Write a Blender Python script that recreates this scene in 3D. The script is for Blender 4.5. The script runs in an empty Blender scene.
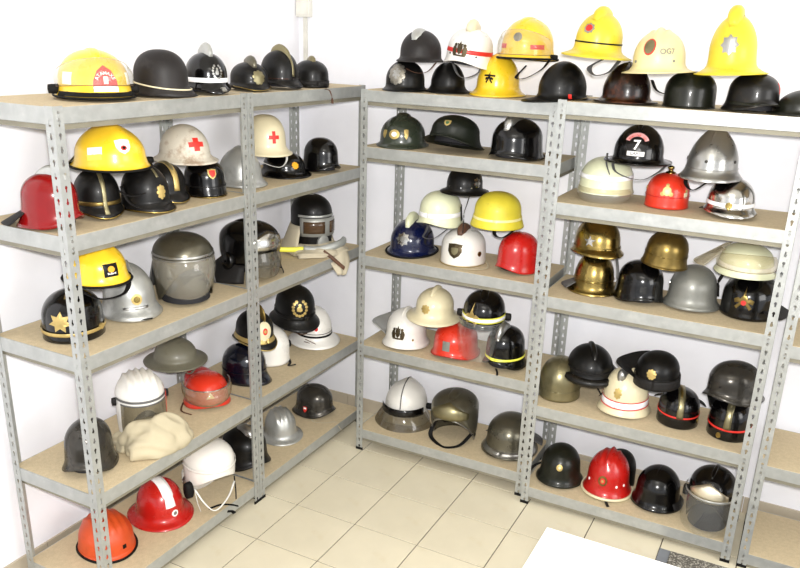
import bpy, bmesh, math, random
import numpy as np
from mathutils import Vector, Matrix, Euler
from mathutils.bvhtree import BVHTree
random.seed(7)
PI = math.pi
SC = bpy.context.scene
COL = SC.collection

# ------------------------------------------------------------ camera, world, lights, exposure
cd = bpy.data.cameras.new('camera'); cam = bpy.data.objects.new('camera', cd); COL.objects.link(cam)
RX = Vector((0.88915073, 0.45633238, 0.03423066)); UPV = Vector((-0.18129793, 0.28259576, 0.94195048)); FW = Vector((-0.42016907, 0.8437419, -0.33400234))
CAM = Vector((1.9716, -1.6144, 2.022))
m = Matrix.Identity(4)
for i in range(3):
    m[i][0] = RX[i]; m[i][1] = UPV[i]; m[i][2] = -FW[i]; m[i][3] = CAM[i]
cam.matrix_world = m
cd.sensor_width = 36; cd.lens = 788.88 / 800 * 36; cd.shift_x = (400 - 408.7) / 800; cd.shift_y = (317.12 - 284) / 800
cd.clip_start = 0.02
SC.camera = cam
w = bpy.data.worlds.new('world'); SC.world = w; w.use_nodes = True
bg = w.node_tree.nodes['Background']; bg.inputs[0].default_value = (0.92, 0.95, 1.0, 1); bg.inputs[1].default_value = 0.85
def area(name, loc, aim, sx, sy, power, color=(1, 1, 1)):
    l = bpy.data.lights.new(name, 'AREA'); l.shape = 'RECTANGLE'; l.size = sx; l.size_y = sy; l.energy = power; l.color = color
    o = bpy.data.objects.new(name, l); COL.objects.link(o); o.location = loc
    o.rotation_euler = (Vector(aim) - Vector(loc)).to_track_quat('-Z', 'Y').to_euler()
    return o
area('added_ceiling_light', (1.6, -0.3, 2.84), (1.6, -0.3, 0), 1.2, 0.5, 5, (1.0, 0.97, 0.90))  # added overhead light, its ceiling source is out of view and made up
area('window_light', (4.6, 0.2, 1.8), (0.4, 1.0, 1.0), 1.6, 1.4, 26, (1.0, 0.98, 0.95))
area('camera_flash', (1.99, -1.62, 2.10), (0.7, 1.2, 0.9), 0.10, 0.07, 62, (1.0, 0.98, 0.95))
SC.view_settings.view_transform = 'Standard'; SC.view_settings.look = 'None'; SC.view_settings.gamma = 1
SC.view_settings.use_curve_mapping = False; SC.view_settings.exposure = 0.72

# ------------------------------------------------------------ materials
def lin(c):
    return tuple((v / 12.92 if v <= 0.04045 else ((v + 0.055) / 1.055) ** 2.4) for v in c) + (1,)
def hexc(h): return tuple(int(h[i:i + 2], 16) / 255 for i in (0, 2, 4))
MC = {}
def mat(key, col=None, rough=0.5, metal=0.0, coat=0.0, var=0.08, scale=12, bump=0.0, col2=None, mix=0.0, mscale=30, alpha=None, trans=0.0, rvar=0.1, spec=.5, emit=0, thr=0.55):
    if key in MC: return MC[key]
    m = bpy.data.materials.new(key); m.use_nodes = True; nt = m.node_tree; N = nt.nodes; L = nt.links
    b = N['Principled BSDF']
    c = lin(hexc(col))
    tc = N.new('ShaderNodeTexCoord'); n = N.new('ShaderNodeTexNoise'); n.inputs['Scale'].default_value = scale; n.inputs['Detail'].default_value = 5
    L.new(tc.outputs['Object'], n.inputs['Vector'])
    r = N.new('ShaderNodeValToRGB'); r.color_ramp.elements[0].position = 0.3; r.color_ramp.elements[1].position = 0.7
    d = tuple(max(0, v * (1 - var * 2)) for v in c[:3]) + (1,); u = tuple(min(1, v * (1 + var)) for v in c[:3]) + (1,)
    r.color_ramp.elements[0].color = d; r.color_ramp.elements[1].color = u
    L.new(n.outputs['Fac'], r.inputs['Fac'])
    out = r.outputs['Color']
    if col2:
        n2 = N.new('ShaderNodeTexNoise'); n2.inputs['Scale'].default_value = mscale; n2.inputs['Detail'].default_value = 6; n2.inputs['Roughness'].default_value = 0.65
        L.new(tc.outputs['Object'], n2.inputs['Vector'])
        r2 = N.new('ShaderNodeValToRGB'); r2.color_ramp.elements[0].position = thr; r2.color_ramp.elements[1].position = thr + 0.12
        r2.color_ramp.elements[1].color = (mix, mix, mix, 1); r2.color_ramp.elements[0].color = (0, 0, 0, 1)
        L.new(n2.outputs['Fac'], r2.inputs['Fac'])
        mx = N.new('ShaderNodeMix'); mx.data_type = 'RGBA'
        L.new(r2.outputs['Color'], mx.inputs['Factor']); L.new(out, mx.inputs['A']); mx.inputs['B'].default_value = lin(hexc(col2))
        out = mx.outputs['Result']
    L.new(out, b.inputs['Base Color'])
    mr = N.new('ShaderNodeMapRange'); mr.inputs['To Min'].default_value = max(0.02, rough - rvar); mr.inputs['To Max'].default_value = min(1, rough + rvar)
    L.new(n.outputs['Fac'], mr.inputs['Value']); L.new(mr.outputs['Result'], b.inputs['Roughness'])
    b.inputs['Metallic'].default_value = metal; b.inputs['Specular IOR Level'].default_value = spec
    b.inputs['Coat Weight'].default_value = coat; b.inputs['Coat Roughness'].default_value = 0.08
    if bump:
        bp = N.new('ShaderNodeBump'); bp.inputs['Strength'].default_value = bump; bp.inputs['Distance'].default_value = 0.004
        n3 = N.new('ShaderNodeTexNoise'); n3.inputs['Scale'].default_value = mscale * 2
        L.new(tc.outputs['Object'], n3.inputs['Vector']); L.new(n3.outputs['Fac'], bp.inputs['Height']); L.new(bp.outputs['Normal'], b.inputs['Normal'])
    if trans: b.inputs['Transmission Weight'].default_value = trans; b.inputs['IOR'].default_value = 1.15
    if alpha is not None: b.inputs['Alpha'].default_value = alpha
    if emit: b.inputs['Emission Color'].default_value = c; b.inputs['Emission Strength'].default_value = emit
    MC[key] = m; return m
# paint: (hex, roughness, metallic, coat)
mat('wall_paint', 'F0F0F5', 0.9, var=0.01, bump=0.05, mscale=120)
mat('ceiling_paint', 'E2E0DA', 0.9, var=0.01)
mat('tile_glaze', 'DED5BC', 0.32, var=0.05, scale=3.5, col2='CDBD98', mix=0.35, mscale=5)
mat('grout', '574D40', 0.9)
mat('skirting_glaze', 'B8AC98', 0.5, var=0.06, scale=5)
mat('chipboard', 'C9B897', 0.85, var=0.05, scale=60, col2='B09C7C', mix=0.5, mscale=260, thr=0.5, bump=0.08)
mat('board_edge', '8F6A44', 0.9)
mat('galvanized', 'AEB0AD', 0.42, metal=0.5, var=0.06, scale=26, col2='C4C5C1', mix=0.4, mscale=14, bump=0.02)
mat('galvanized_dark', '8E9290', 0.5, metal=0.5, var=0.1, scale=30)
mat('inner_lip', '8A8574', 0.6, metal=0.3)
mat('rubber', '121110', 0.7, spec=.2)
mat('white_plastic', 'DEDCD2', 0.45)
mat('table_laminate', 'FBFAF6', 0.35, var=0.0)
mat('mat_fibre', '5E5A52', 0.95, var=0.2, scale=200, col2='C0BBAE', mix=0.9, mscale=130, bump=0.5, thr=.5)
mat('mat_border', '787C82', 0.8)
mat('yellow', 'EFC62A', 0.3, coat=0.4, var=0.03, col2='C79A22', mix=0.5, mscale=9, thr=0.62)
mat('bright_yellow', 'D8C22E', 0.42, coat=0.15, var=0.05, col2='B0901C', mix=0.7, mscale=16, thr=0.64)
mat('matte_yellow', 'D8C83A', 0.5, coat=0.05, var=0.06, col2='8A7A2A', mix=0.6, mscale=34, thr=0.64)
mat('pale_yellow', 'F0E6A0', 0.4)
mat('black', '070606', 0.2, coat=0.25, var=0.15, scale=20, spec=.35)
mat('satin_black', '0E0D0C', 0.42, coat=0.05, var=0.2, col2='2A2620', mix=0.4, mscale=18, spec=.25)
mat('steel_black', '252221', 0.5, var=0.12, col2='383432', mix=0.4, mscale=18, spec=.25)
mat('worn_black', '14120F', 0.38, coat=0.1, var=0.2, col2='4A3C28', mix=0.4, mscale=14, thr=0.58, spec=.3)
mat('leather', '1C1A19', 0.62, var=0.15, bump=0.3, mscale=60, spec=.25)
mat('brown_leather', '5A3B28', 0.6, var=0.15, bump=0.2)
mat('grey_leather', '5C5B5A', 0.6, var=0.12, bump=0.2)
mat('tortoise', '170B07', 0.3, coat=0.2, var=0.3, col2='552A10', mix=0.7, mscale=11, thr=0.54, spec=.3)
mat('olive_black', '171810', 0.36, coat=0.15, var=0.1, col2='2C2E24', mix=0.5, mscale=10, spec=.3)
mat('green', '31372C', 0.28, coat=0.3, var=0.06)
mat('dark_green', '161A13', 0.4, coat=0.05, var=0.08, spec=.3)
mat('olive', '6A6758', 0.45, coat=0.1, var=0.06, col2='55513F', mix=0.4)
mat('navy', '0E1538', 0.22, coat=0.3, var=0.08)
mat('dark_navy', '080B18', 0.2, coat=0.4, var=0.08)
mat('dark_red', '820A0C', 0.22, coat=0.3, var=0.06, spec=.3)
mat('red', 'B81A14', 0.28, coat=0.2, var=0.05, col2='8E1210', mix=0.4, mscale=12)
mat('orange_red', 'D23420', 0.3, coat=0.2, var=0.03)
mat('orange', 'CE4C1C', 0.45, coat=0.05, var=0.06, col2='A83C14', mix=0.5, mscale=10)
mat('white', 'E6E3DC', 0.3, coat=0.3, var=0.03)
mat('cream', 'DED3B0', 0.35, coat=0.25, var=0.04)
mat('pale_cream', 'DDD09C', 0.4, coat=0.15, var=0.05)
mat('lime_white', 'D9DBBA', 0.35, coat=0.2, var=0.03)
mat('rusty_white', 'CFC8B8', 0.5, var=0.06, col2='8A6A4C', mix=0.7, mscale=11, thr=0.54)
mat('silver_paint', 'B9BAB6', 0.38, metal=0.6, var=0.07, col2='8E8F8C', mix=0.5, mscale=14)
mat('grey_paint', '86867F', 0.4, metal=0.35, coat=0.15, var=0.06, col2='6A6A63', mix=0.4)
mat('dark_steel', '4A4742', 0.26, metal=0.6, var=0.12, col2='191714', mix=0.75, mscale=7, spec=.3)
mat('bronze_steel', '6A6658', 0.3, metal=0.7, var=0.1, col2='3A372C', mix=0.6, mscale=9)
mat('chrome', 'C4C2BC', 0.2, metal=1, var=0.04)
mat('soft_chrome', 'F2E9D2', 0.42, metal=1, var=0.02)
mat('brushed_silver', 'AFAEAA', 0.3, metal=0.9, var=0.06)
mat('brass', 'A08A50', 0.27, metal=1, var=0.12, col2='6A582E', mix=0.5, mscale=9)
mat('old_brass', '8A7542', 0.32, metal=0.9, var=0.15, col2='524426', mix=0.5, mscale=10)
mat('dull_brass', '8E8666', 0.36, metal=0.8, var=0.12, col2='635C42', mix=0.5, mscale=9)
mat('gold', 'C8AE6C', 0.35, metal=0.6, var=0.1, scale=40, bump=0.3, mscale=80)
mat('pewter', '9A958A', 0.35, metal=0.8, var=0.2, scale=60, bump=0.5, mscale=90)
mat('dark_metal', '4F4430', 0.4, metal=0.7, var=0.2, scale=60, bump=0.4, mscale=90)
mat('reflective', 'FBFBFB', 0.35, var=0.0)
mat('reflective_yellow', 'F3EF55', 0.4, var=0.0)
mat('decal_white', 'F6F4F0', 0.5, var=0.0)
mat('decal_red', 'D52B22', 0.45, var=0.03)
mat('decal_black', '0A0A0A', 0.45, spec=.2)
mat('decal_green', '3E6A44', 0.5)
mat('decal_blue', '20305E', 0.5)
mat('orange_yellow', 'F2A81C', 0.5)
mat('canvas', 'BBB094', 0.95, var=0.05, scale=8, bump=0.25, mscale=150)
mat('pale_canvas', 'BDB39C', 0.9, var=0.06, bump=0.2)
mat('strap_white', 'E8E6DE', 0.7)
mat('hose_grey', 'A9ABA7', 0.4, metal=0.4)
mat('amber', 'C9A97C', 0.12)
mat('smoked_glass', '4E3A28', 0.15)
mat('liner', '17161A', 0.8)
mat('pink', 'E9A9A6', 0.5)
def clear(key, col, fac, rough=0.05):
    m = bpy.data.materials.new(key); m.use_nodes = True; nt = m.node_tree; N = nt.nodes; L = nt.links
    N.remove(N['Principled BSDF']); t = N.new('ShaderNodeBsdfTransparent'); t.inputs[0].default_value = lin(hexc(col))
    g = N.new('ShaderNodeBsdfGlossy'); g.inputs['Roughness'].default_value = rough
    f = N.new('ShaderNodeBsdfDiffuse'); f.inputs[0].default_value = lin(hexc(col)); m1 = N.new('ShaderNodeMixShader'); m1.inputs[0].default_value = fac
    lw = N.new('ShaderNodeLayerWeight'); lw.inputs[0].default_value = 0.35; m2 = N.new('ShaderNodeMixShader')
    L.new(t.outputs[0], m1.inputs[1]); L.new(f.outputs[0], m1.inputs[2])
    mr = N.new('ShaderNodeMapRange'); mr.inputs['To Min'].default_value = 0.04; mr.inputs['To Max'].default_value = 0.28
    L.new(lw.outputs['Facing'], mr.inputs['Value'])
    L.new(mr.outputs['Result'], m2.inputs[0]); L.new(m1.outputs[0], m2.inputs[1]); L.new(g.outputs[0], m2.inputs[2])
    L.new(m2.outputs[0], N['Material Output'].inputs[0]); MC[key] = m
clear('clear_plastic', 'F4F4F0', 0.06)
clear('milky_plastic', 'F0EBDC', 0.16)
clear('amber_plastic', 'D8CBA8', 0.22)
clear('smoke_plastic', 'A8A08C', 0.18)

# ------------------------------------------------------------ mesh helpers
def mesh_obj(name, verts, faces, material, parent=None, smooth=True, solid=0, bevel=0, auto=None):
    me = bpy.data.meshes.new(name); me.from_pydata([tuple(v) for v in verts], [], faces); me.update()
    o = bpy.data.objects.new(name, me); COL.objects.link(o)
    if material: me.materials.append(MC[material])
    if smooth: me.polygons.foreach_set('use_smooth', [True] * len(me.polygons))
    if parent is not None: o.parent = parent
    if solid:
        s = o.modifiers.new('s', 'SOLIDIFY'); s.thickness = solid; s.offset = -1
    if bevel:
        b = o.modifiers.new('b', 'BEVEL'); b.width = bevel; b.segments = 2; b.limit_method = 'ANGLE'
    return o
def empty(name, loc=(0, 0, 0), rot=(0, 0, 0), parent=None):
    o = bpy.data.objects.new(name, None); COL.objects.link(o); o.location = loc; o.rotation_euler = rot; o.empty_display_size = 0.05
    if parent is not None: o.parent = parent
    return o
def tag(o, label=None, cat=None, group=None, kind=None):
    if label: o['label'] = label
    if cat: o['category'] = cat
    if group: o['group'] = group
    if kind: o['kind'] = kind
    return o
def box_data(x0, y0, z0, x1, y1, z1):
    v = [(x, y, z) for x in (x0, x1) for y in (y0, y1) for z in (z0, z1)]
    f = [(0, 1, 3, 2), (4, 6, 7, 5), (0, 4, 5, 1), (2, 3, 7, 6), (0, 2, 6, 4), (1, 5, 7, 3)]
    return v, f
def merge(parts):
    V = []; F = []
    for v, f in parts:
        n = len(V); V += list(v); F += [tuple(i + n for i in q) for q in f]
    return V, F
def box(name, a, b, material, parent=None, bevel=0):
    v, f = box_data(*a, *b); return mesh_obj(name, v, f, material, parent, smooth=False, bevel=bevel)
def catmull(P, k):
    P = [np.array(p, float) for p in P]
    if k <= 1: return P
    out = []
    Q = [2 * P[0] - P[1]] + P + [2 * P[-1] - P[-2]]
    for i in range(1, len(Q) - 2):
        p0, p1, p2, p3 = Q[i - 1], Q[i], Q[i + 1], Q[i + 2]
        for j in range(k):
            t = j / k
            out.append(0.5 * (2 * p1 + (p2 - p0) * t + (2 * p0 - 5 * p1 + 4 * p2 - p3) * t * t + (3 * p1 - p0 - 3 * p2 + p3) * t ** 3))
    out.append(P[-1]); return out
def tube_data(pts, r, n=8, closed=False, flat=1.0, k=1, ref=(0, 0, 1)):
    P = catmull(pts, k) if not closed else [np.array(p, float) for p in pts]
    m = len(P); V = []; F = []
    for i, p in enumerate(P):
        a = P[(i - 1) % m] if closed or i > 0 else P[i]; b = P[(i + 1) % m] if closed or i < m - 1 else P[i]
        t = b - a; t = t / (np.linalg.norm(t) + 1e-9)
        u = np.cross(np.array(ref, float), t)
        if np.linalg.norm(u) < 1e-3: u = np.cross(np.array((1., 0, 0)), t)
        u /= np.linalg.norm(u); w = np.cross(t, u)
        for j in range(n):
            q = 2 * PI * j / n; V.append(p + r * math.cos(q) * u + r * flat * math.sin(q) * w)
    for i in range(m if closed else m - 1):
        for j in range(n):
            a = i * n + j; b = i * n + (j + 1) % n; c = ((i + 1) % m) * n + (j + 1) % n; d = ((i + 1) % m) * n + j
            F.append((a, b, c, d))
    if not closed:
        F.append(tuple(range(n))[::-1]); F.append(tuple((m - 1) * n + j for j in range(n)))
    return V, F
# ------------------------------------------------------------ room
WX, WY = -0.475, 1.93
o = box('wall_left', (WX - 0.1, -3.0, -0.05), (WX, WY, 3.0), 'wall_paint'); tag(o, 'white painted wall behind the left row of shelving', kind='structure')
o = box('wall_back', (WX - 0.1, WY, -0.05), (5.0, WY + 0.1, 3.0), 'wall_paint'); tag(o, 'white painted wall behind the right row of shelving', kind='structure')
o = box('ceiling', (WX - 0.1, -3.0, 2.9), (5.0, WY + 0.1, 3.0), 'ceiling_paint'); tag(o, 'white ceiling', kind='structure')
fl = box('floor', (WX - 0.1, -3.0, -0.06), (5.0, WY + 0.1, -0.003), 'grout'); tag(fl, 'floor of square cream glazed tiles with dark joints', kind='structure')
TSX, TSY, TOX, TOY = 0.3045, 0.2985, 0.1650, 1.2435
def tile_mesh(w, d):
    b = 0.0022; h = 0.003; z0 = -0.0029
    V = [(b, b, z0), (w - b, b, z0), (w - b, d - b, z0), (b, d - b, z0), (b, b, -.0006), (w - b, b, -.0006), (w - b, d - b, -.0006), (b, d - b, -.0006), (b + .0006, b + .0006, 0), (w - b - .0006, b + .0006, 0), (w - b - .0006, d - b - .0006, 0), (b + .0006, d - b - .0006, 0)]
    F = [(8, 9, 10, 11)]
    for k in (0, 4):
        for i in range(4): F.append((k + i, k + (i + 1) % 4, k + 4 + (i + 1) % 4, k + 4 + i))
    return V, F
tm = {}
for i in range(-3, 11):
    for j in range(-6, 3):
        x0 = max(TOX + i * TSX, WX); x1 = TOX + (i + 1) * TSX; y0 = TOY + j * TSY; y1 = min(TOY + (j + 1) * TSY, WY)
        if x1 - x0 < 0.02 or y1 - y0 < 0.02 or x1 <= WX: continue
        key = (round(x1 - x0, 4), round(y1 - y0, 4))
        if key not in tm:
            V, F = tile_mesh(*key); t = mesh_obj('tile', V, F, 'tile_glaze', fl, smooth=False); tm[key] = t
        else:
            t = bpy.data.objects.new('tile', tm[key].data); COL.objects.link(t); t.parent = fl
        t.location = (x0, y0, 0)
# skirting tiles along both walls
for nm, along, n in (('baseboard_back', 'x', 17), ('baseboard_left', 'y', 14)):
    base = empty(nm); tag(base, 'beige tiled skirting along the foot of the wall', kind='structure')
    for i in range(n):
        if along == 'x':
            a = WX + 0.01 + i * TSX; v, f = box_data(a, WY - 0.009, 0, a + TSX - 0.003, WY, 0.08)
        else:
            a = WY - 0.011 - (i + 1) * TSY; v, f = box_data(WX, a, 0, WX + 0.009, a + TSY - 0.003, 0.08)
        mesh_obj('skirting_tile', v, f, 'skirting_glaze', base, smooth=False, bevel=0.0015)
jb = empty('junction_box', (-0.434, WY, 2.14)); tag(jb, 'small white junction box high on the wall in the corner', 'junction box')
box('box_body', (-0.038, -0.034, -0.04), (0.042, 0, 0.06), 'white_plastic', jb, 0.004)
box('cover', (-0.030, -0.038, -0.03), (0.034, -0.034, 0.05), 'white_plastic', jb, 0.002)
box('cable_duct', (-0.008, -0.014, -0.42), (0.012, 0, -0.04), 'white_plastic', jb, 0.002)
lp = empty('added_ceiling_lamp', (1.6, -0.3, 2.9)); tag(lp, 'flat white ceiling lamp added out of view to light the room', 'lamp')  # made-up lamp body out of view, goes with the added overhead light
box('added_lamp_housing', (-0.62, -0.27, -0.05), (0.62, 0.27, 0), 'white_plastic', lp, 0.006)

# ------------------------------------------------------------ shelving
FL = 0.035; TH = 0.0018
def hole_strip(y0, z0, z1, phase, flip=1):
    """flange with keyhole shaped slots, in the plane x=0, y from 0 to FL*flip"""
    V = []; F = []
    pitch = 0.0385; n = int((z1 - z0) / pitch)
    W = FL
    zb = z0; k = 0
    def P(y, z): V.append((0, y * flip, z)); return len(V) - 1
    for i in range(n):
        c = z0 + (i + 0.5) * pitch
        a, b = c - pitch / 2, (c + pitch / 2 if i < n - 1 else z1)
        q = [P(0, a), P(W, a), P(W, b), P(0, b)]
        up = 1 if (i // 2 + phase) % 2 else -1
        h = []
        for (dy, dz) in ((-0.0025, -0.010), (0.0025, -0.010), (0.0032, -0.002), (0.0058, 0.004), (0.003, 0.010), (-0.003, 0.010), (-0.0058, 0.004), (-0.0032, -0.002)):
            h.append((W / 2 + dy, c + dz * up))
        if up < 0: h = h[::-1]; h = h[-2:] + h[:-2]; h = h[2:] + h[:2]
        # order so that h starts at the low left going ccw
        h.sort(key=lambda p: math.atan2(p[1] - c, p[0] - W / 2))
        ids = [P(*p) for p in h]
        # angles from -pi: left-low ... connect to corners
        def ang(i_): 
            return math.atan2(V[i_][2] - c, V[i_][1] * flip - W / 2)
        cor = [q[0], q[1], q[2], q[3]]
        ring = ids; m = len(ring)
        def side(i_):
            yy = V[i_][1] * flip - W / 2; zz = V[i_][2] - c
            t = math.degrees(math.atan2(zz, yy)) % 360
            if 225 <= t < 315: return 0
            if t >= 315 or t < 45: return 1
            if 45 <= t < 135: return 2
            return 3
        near = []
        for r_ in ring:
            yy = V[r_][1] * flip - W / 2; zz = V[r_][2] - c
            near.append(0 if yy < 0 and zz < 0 else 1 if yy >= 0 and zz < 0 else 2 if yy >= 0 else 3)
        for s in range(m):
            p, r2 = ring[s], ring[(s + 1) % m]; cp, cr = near[s], near[(s + 1) % m]
            F.append((p, cor[cp], r2))
            if cp != cr: F.append((cor[cp], cor[cr], r2))
    return V, F
def post_mesh(sx, sy, H):
    """L post at the origin; flanges run sx along x and sy along y"""
    V1, F1 = hole_strip(0, 0.0, H, 0, 1)
    a = ([(0.0, y * sy, z) for x, y, z in V1], F1)
    V2, F2 = hole_strip(0, 0.0, H, 1, 1)
    b = ([(y * sx, 0.0, z) for x, y, z in V2], F2)
    return merge([a, b])
def beam_mesh(L, sgn, lip=False):
    """beam along +x from 0..L, outer face at y=0 facing -y*sgn, top at z=0"""
    prof = [(0.022, -0.001), (0, 0), (0, -0.048), (0.009, -0.050)] if not lip else [(0.009, -0.0505), (0.009, -0.066)]
    V = []; F = []
    for x in (0, L):
        for (d, z) in prof: V.append((x, d * sgn, z))
    n = len(prof)
    for i in range(n - 1): F.append((i, i + 1, n + i + 1, n + i))
    return V, F
def unit(x0, y0, width, depth, levels, H, rotz, label, group, top_post=True):
    root = empty('shelving_unit', (x0, y0, 0), (0, 0, rotz)); tag(root, label, 'shelving unit', group)
    for (px, py, sx, sy) in ((0, 0, 1, 1), (width, 0, -1, 1), (0, depth, 1, -1), (width, depth, -1, -1)):
        V, F = post_mesh(sx, sy, H)
        p = mesh_obj('post', V, F, 'galvanized', root, smooth=False, solid=TH); p.location = (px, py, 0); p.modifiers[0].offset = 0
        q0, q1 = (-0.002, 0.037) if sx > 0 else (-0.037, 0.002); w0, w1 = (-0.002, 0.037) if sy > 0 else (-0.037, 0.002)
        t0, t1 = (-0.002, 0.003) if sx > 0 else (-0.003, 0.002); s0, s1 = (-0.002, 0.003) if sy > 0 else (-0.003, 0.002)
        V, F = merge([box_data(q0, s0, 0, q1, s1, 0.014), box_data(t0, w0, 0, t1, w1, 0.014)]); mesh_obj('foot', V, F, 'rubber', p, smooth=False)
    e = 0.002
    for z in levels:
        zt = z
        V, F = beam_mesh(width - 2 * e, 1); o = mesh_obj('beam', V, F, 'galvanized', root, smooth=False, solid=0.0015); o.location = (e, e, zt - 0.0012)
        V, F = beam_mesh(width - 2 * e, -1); o = mesh_obj('beam', V, F, 'galvanized', root, smooth=False, solid=0.0015); o.location = (e, depth - e, zt - 0.0012)
        for xx, s in ((e, -1), (width - e, 1)):
            V, F = beam_mesh(depth - 2 * e, s); V = [(xx - (y), x + e, zz) for x, y, zz in V]
            o = mesh_obj('beam', V, F, 'galvanized', root, smooth=False, solid=0.0015); o.location = (0, 0, zt - 0.0012)
        LB = []
        for s, yy in ((1, e), (-1, depth - e)):
            V, F = beam_mesh(width - 2 * e, s, True); LB.append(([(x + e, y + yy, z_ + zt - .0012) for x, y, z_ in V], F))
        for xx, s in ((e, -1), (width - e, 1)):
            V, F = beam_mesh(depth - 2 * e, s, True); LB.append(([(xx - y, x + e, z_ + zt - .0012) for x, y, z_ in V], F))
        mesh_obj('inner_lip', *merge(LB), 'inner_lip', root, smooth=False, solid=0.0012)
        box('shelf_board', (0.004, 0.0035, zt - 0.012), (width - 0.004, depth - 0.0035, zt), 'chipboard', root, 0.001)
        o = None
        for px, py in ((0.018, 0), (width - 0.018, 0)):
            V = []; F = []
            for dz in (-0.015, -0.036):
                c = len(V)
                for j in range(8):
                    q = PI * 2 * j / 8; V.append((px + 0.004 * math.cos(q), -0.0025, zt + dz + 0.004 * math.sin(q)))
                for j in range(8):
                    q = PI * 2 * j / 8; V.append((px + 0.005 * math.cos(q), 0.0, zt + dz + 0.005 * math.sin(q)))
                F.append(tuple(range(c, c + 8))[::-1]); F += [(c + j, c + (j + 1) % 8, c + 8 + (j + 1) % 8, c + 8 + j) for j in range(8)]
            mesh_obj('rivet', V, F, 'brushed_silver', root, smooth=False)
    return root
LZ = [1.7975, 1.4126, 1.0119, 0.5026, 0.0924]
B1Z = [1.7975, 1.5498, 1.0414, 0.5837, 0.1199]
B2Z = [1.8095, 1.4148, 1.0137, 0.5036, 0.0890]
B3Z = [1.8095, 1.42, 0.9889, 0.4817, 0.0686]
YM = 0.8867; YE = 1.7901
# left row: local x runs along world +y, local y runs to world -x
unit(0, 0, YM - 0.001, 0.42, LZ, 1.80, PI / 2, 'galvanized shelving unit nearest the camera on the left wall', 'shelving units')
unit(0, YM + 0.003, YE - YM - 0.003, 0.42, LZ, 1.80, PI / 2, 'galvanized shelving unit on the left wall next to the room corner', 'shelving units')
unit(0.1292, 1.5297, 1.0351 - 0.1292, 0.38, B1Z, 1.80, 0, 'galvanized shelving unit in the middle of the picture, left of the brass helmets', 'shelving units')
unit(1.0451, 1.4838, 1.961 - 1.0451, 0.38, B2Z, 1.815, 0, 'galvanized shelving unit second along the back wall holding brass and red helmets', 'shelving units')
unit(1.9923, 1.4827, 0.9, 0.38, B3Z, 1.815, 0, 'empty galvanized shelving unit cut off by the right picture edge', 'shelving units')

# ------------------------------------------------------------ table and door mat
tb = empty('table', (1.4966, 0.2512, 0)); tag(tb, 'white table whose corner shows at the bottom of the picture', 'table')
box('table_top', (0, -0.75, 0.725), (1.3, 0, 0.75), 'table_laminate', tb, 0.002)
for px, py in ((0.06, -0.06), (1.24, -0.06), (0.06, -0.69), (1.24, -0.69)):
    V, F = tube_data([(px, py, 0), (px, py, 0.725)], 0.02, 16); mesh_obj('leg', V, F, 'brushed_silver', tb)
box('apron', (0.05, -0.07, 0.67), (1.25, -0.05, 0.725), 'white_plastic', tb)
dm = empty('door_mat', (1.688, 1.44, 0)); tag(dm, 'speckled grey door mat on the tiles by the shelf foot', 'mat')
box('pile', (0.045, -0.55, 0.0), (0.85, -0.006, 0.011), 'mat_fibre', dm, 0.003)
box('border', (0, -0.556, 0), (0.895, 0, 0.006), 'mat_border', dm, 0.002)
# ------------------------------------------------------------ helmets
def smooth01(t): t = max(0.0, min(1.0, t)); return t * t * (3 - 2 * t)
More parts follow.
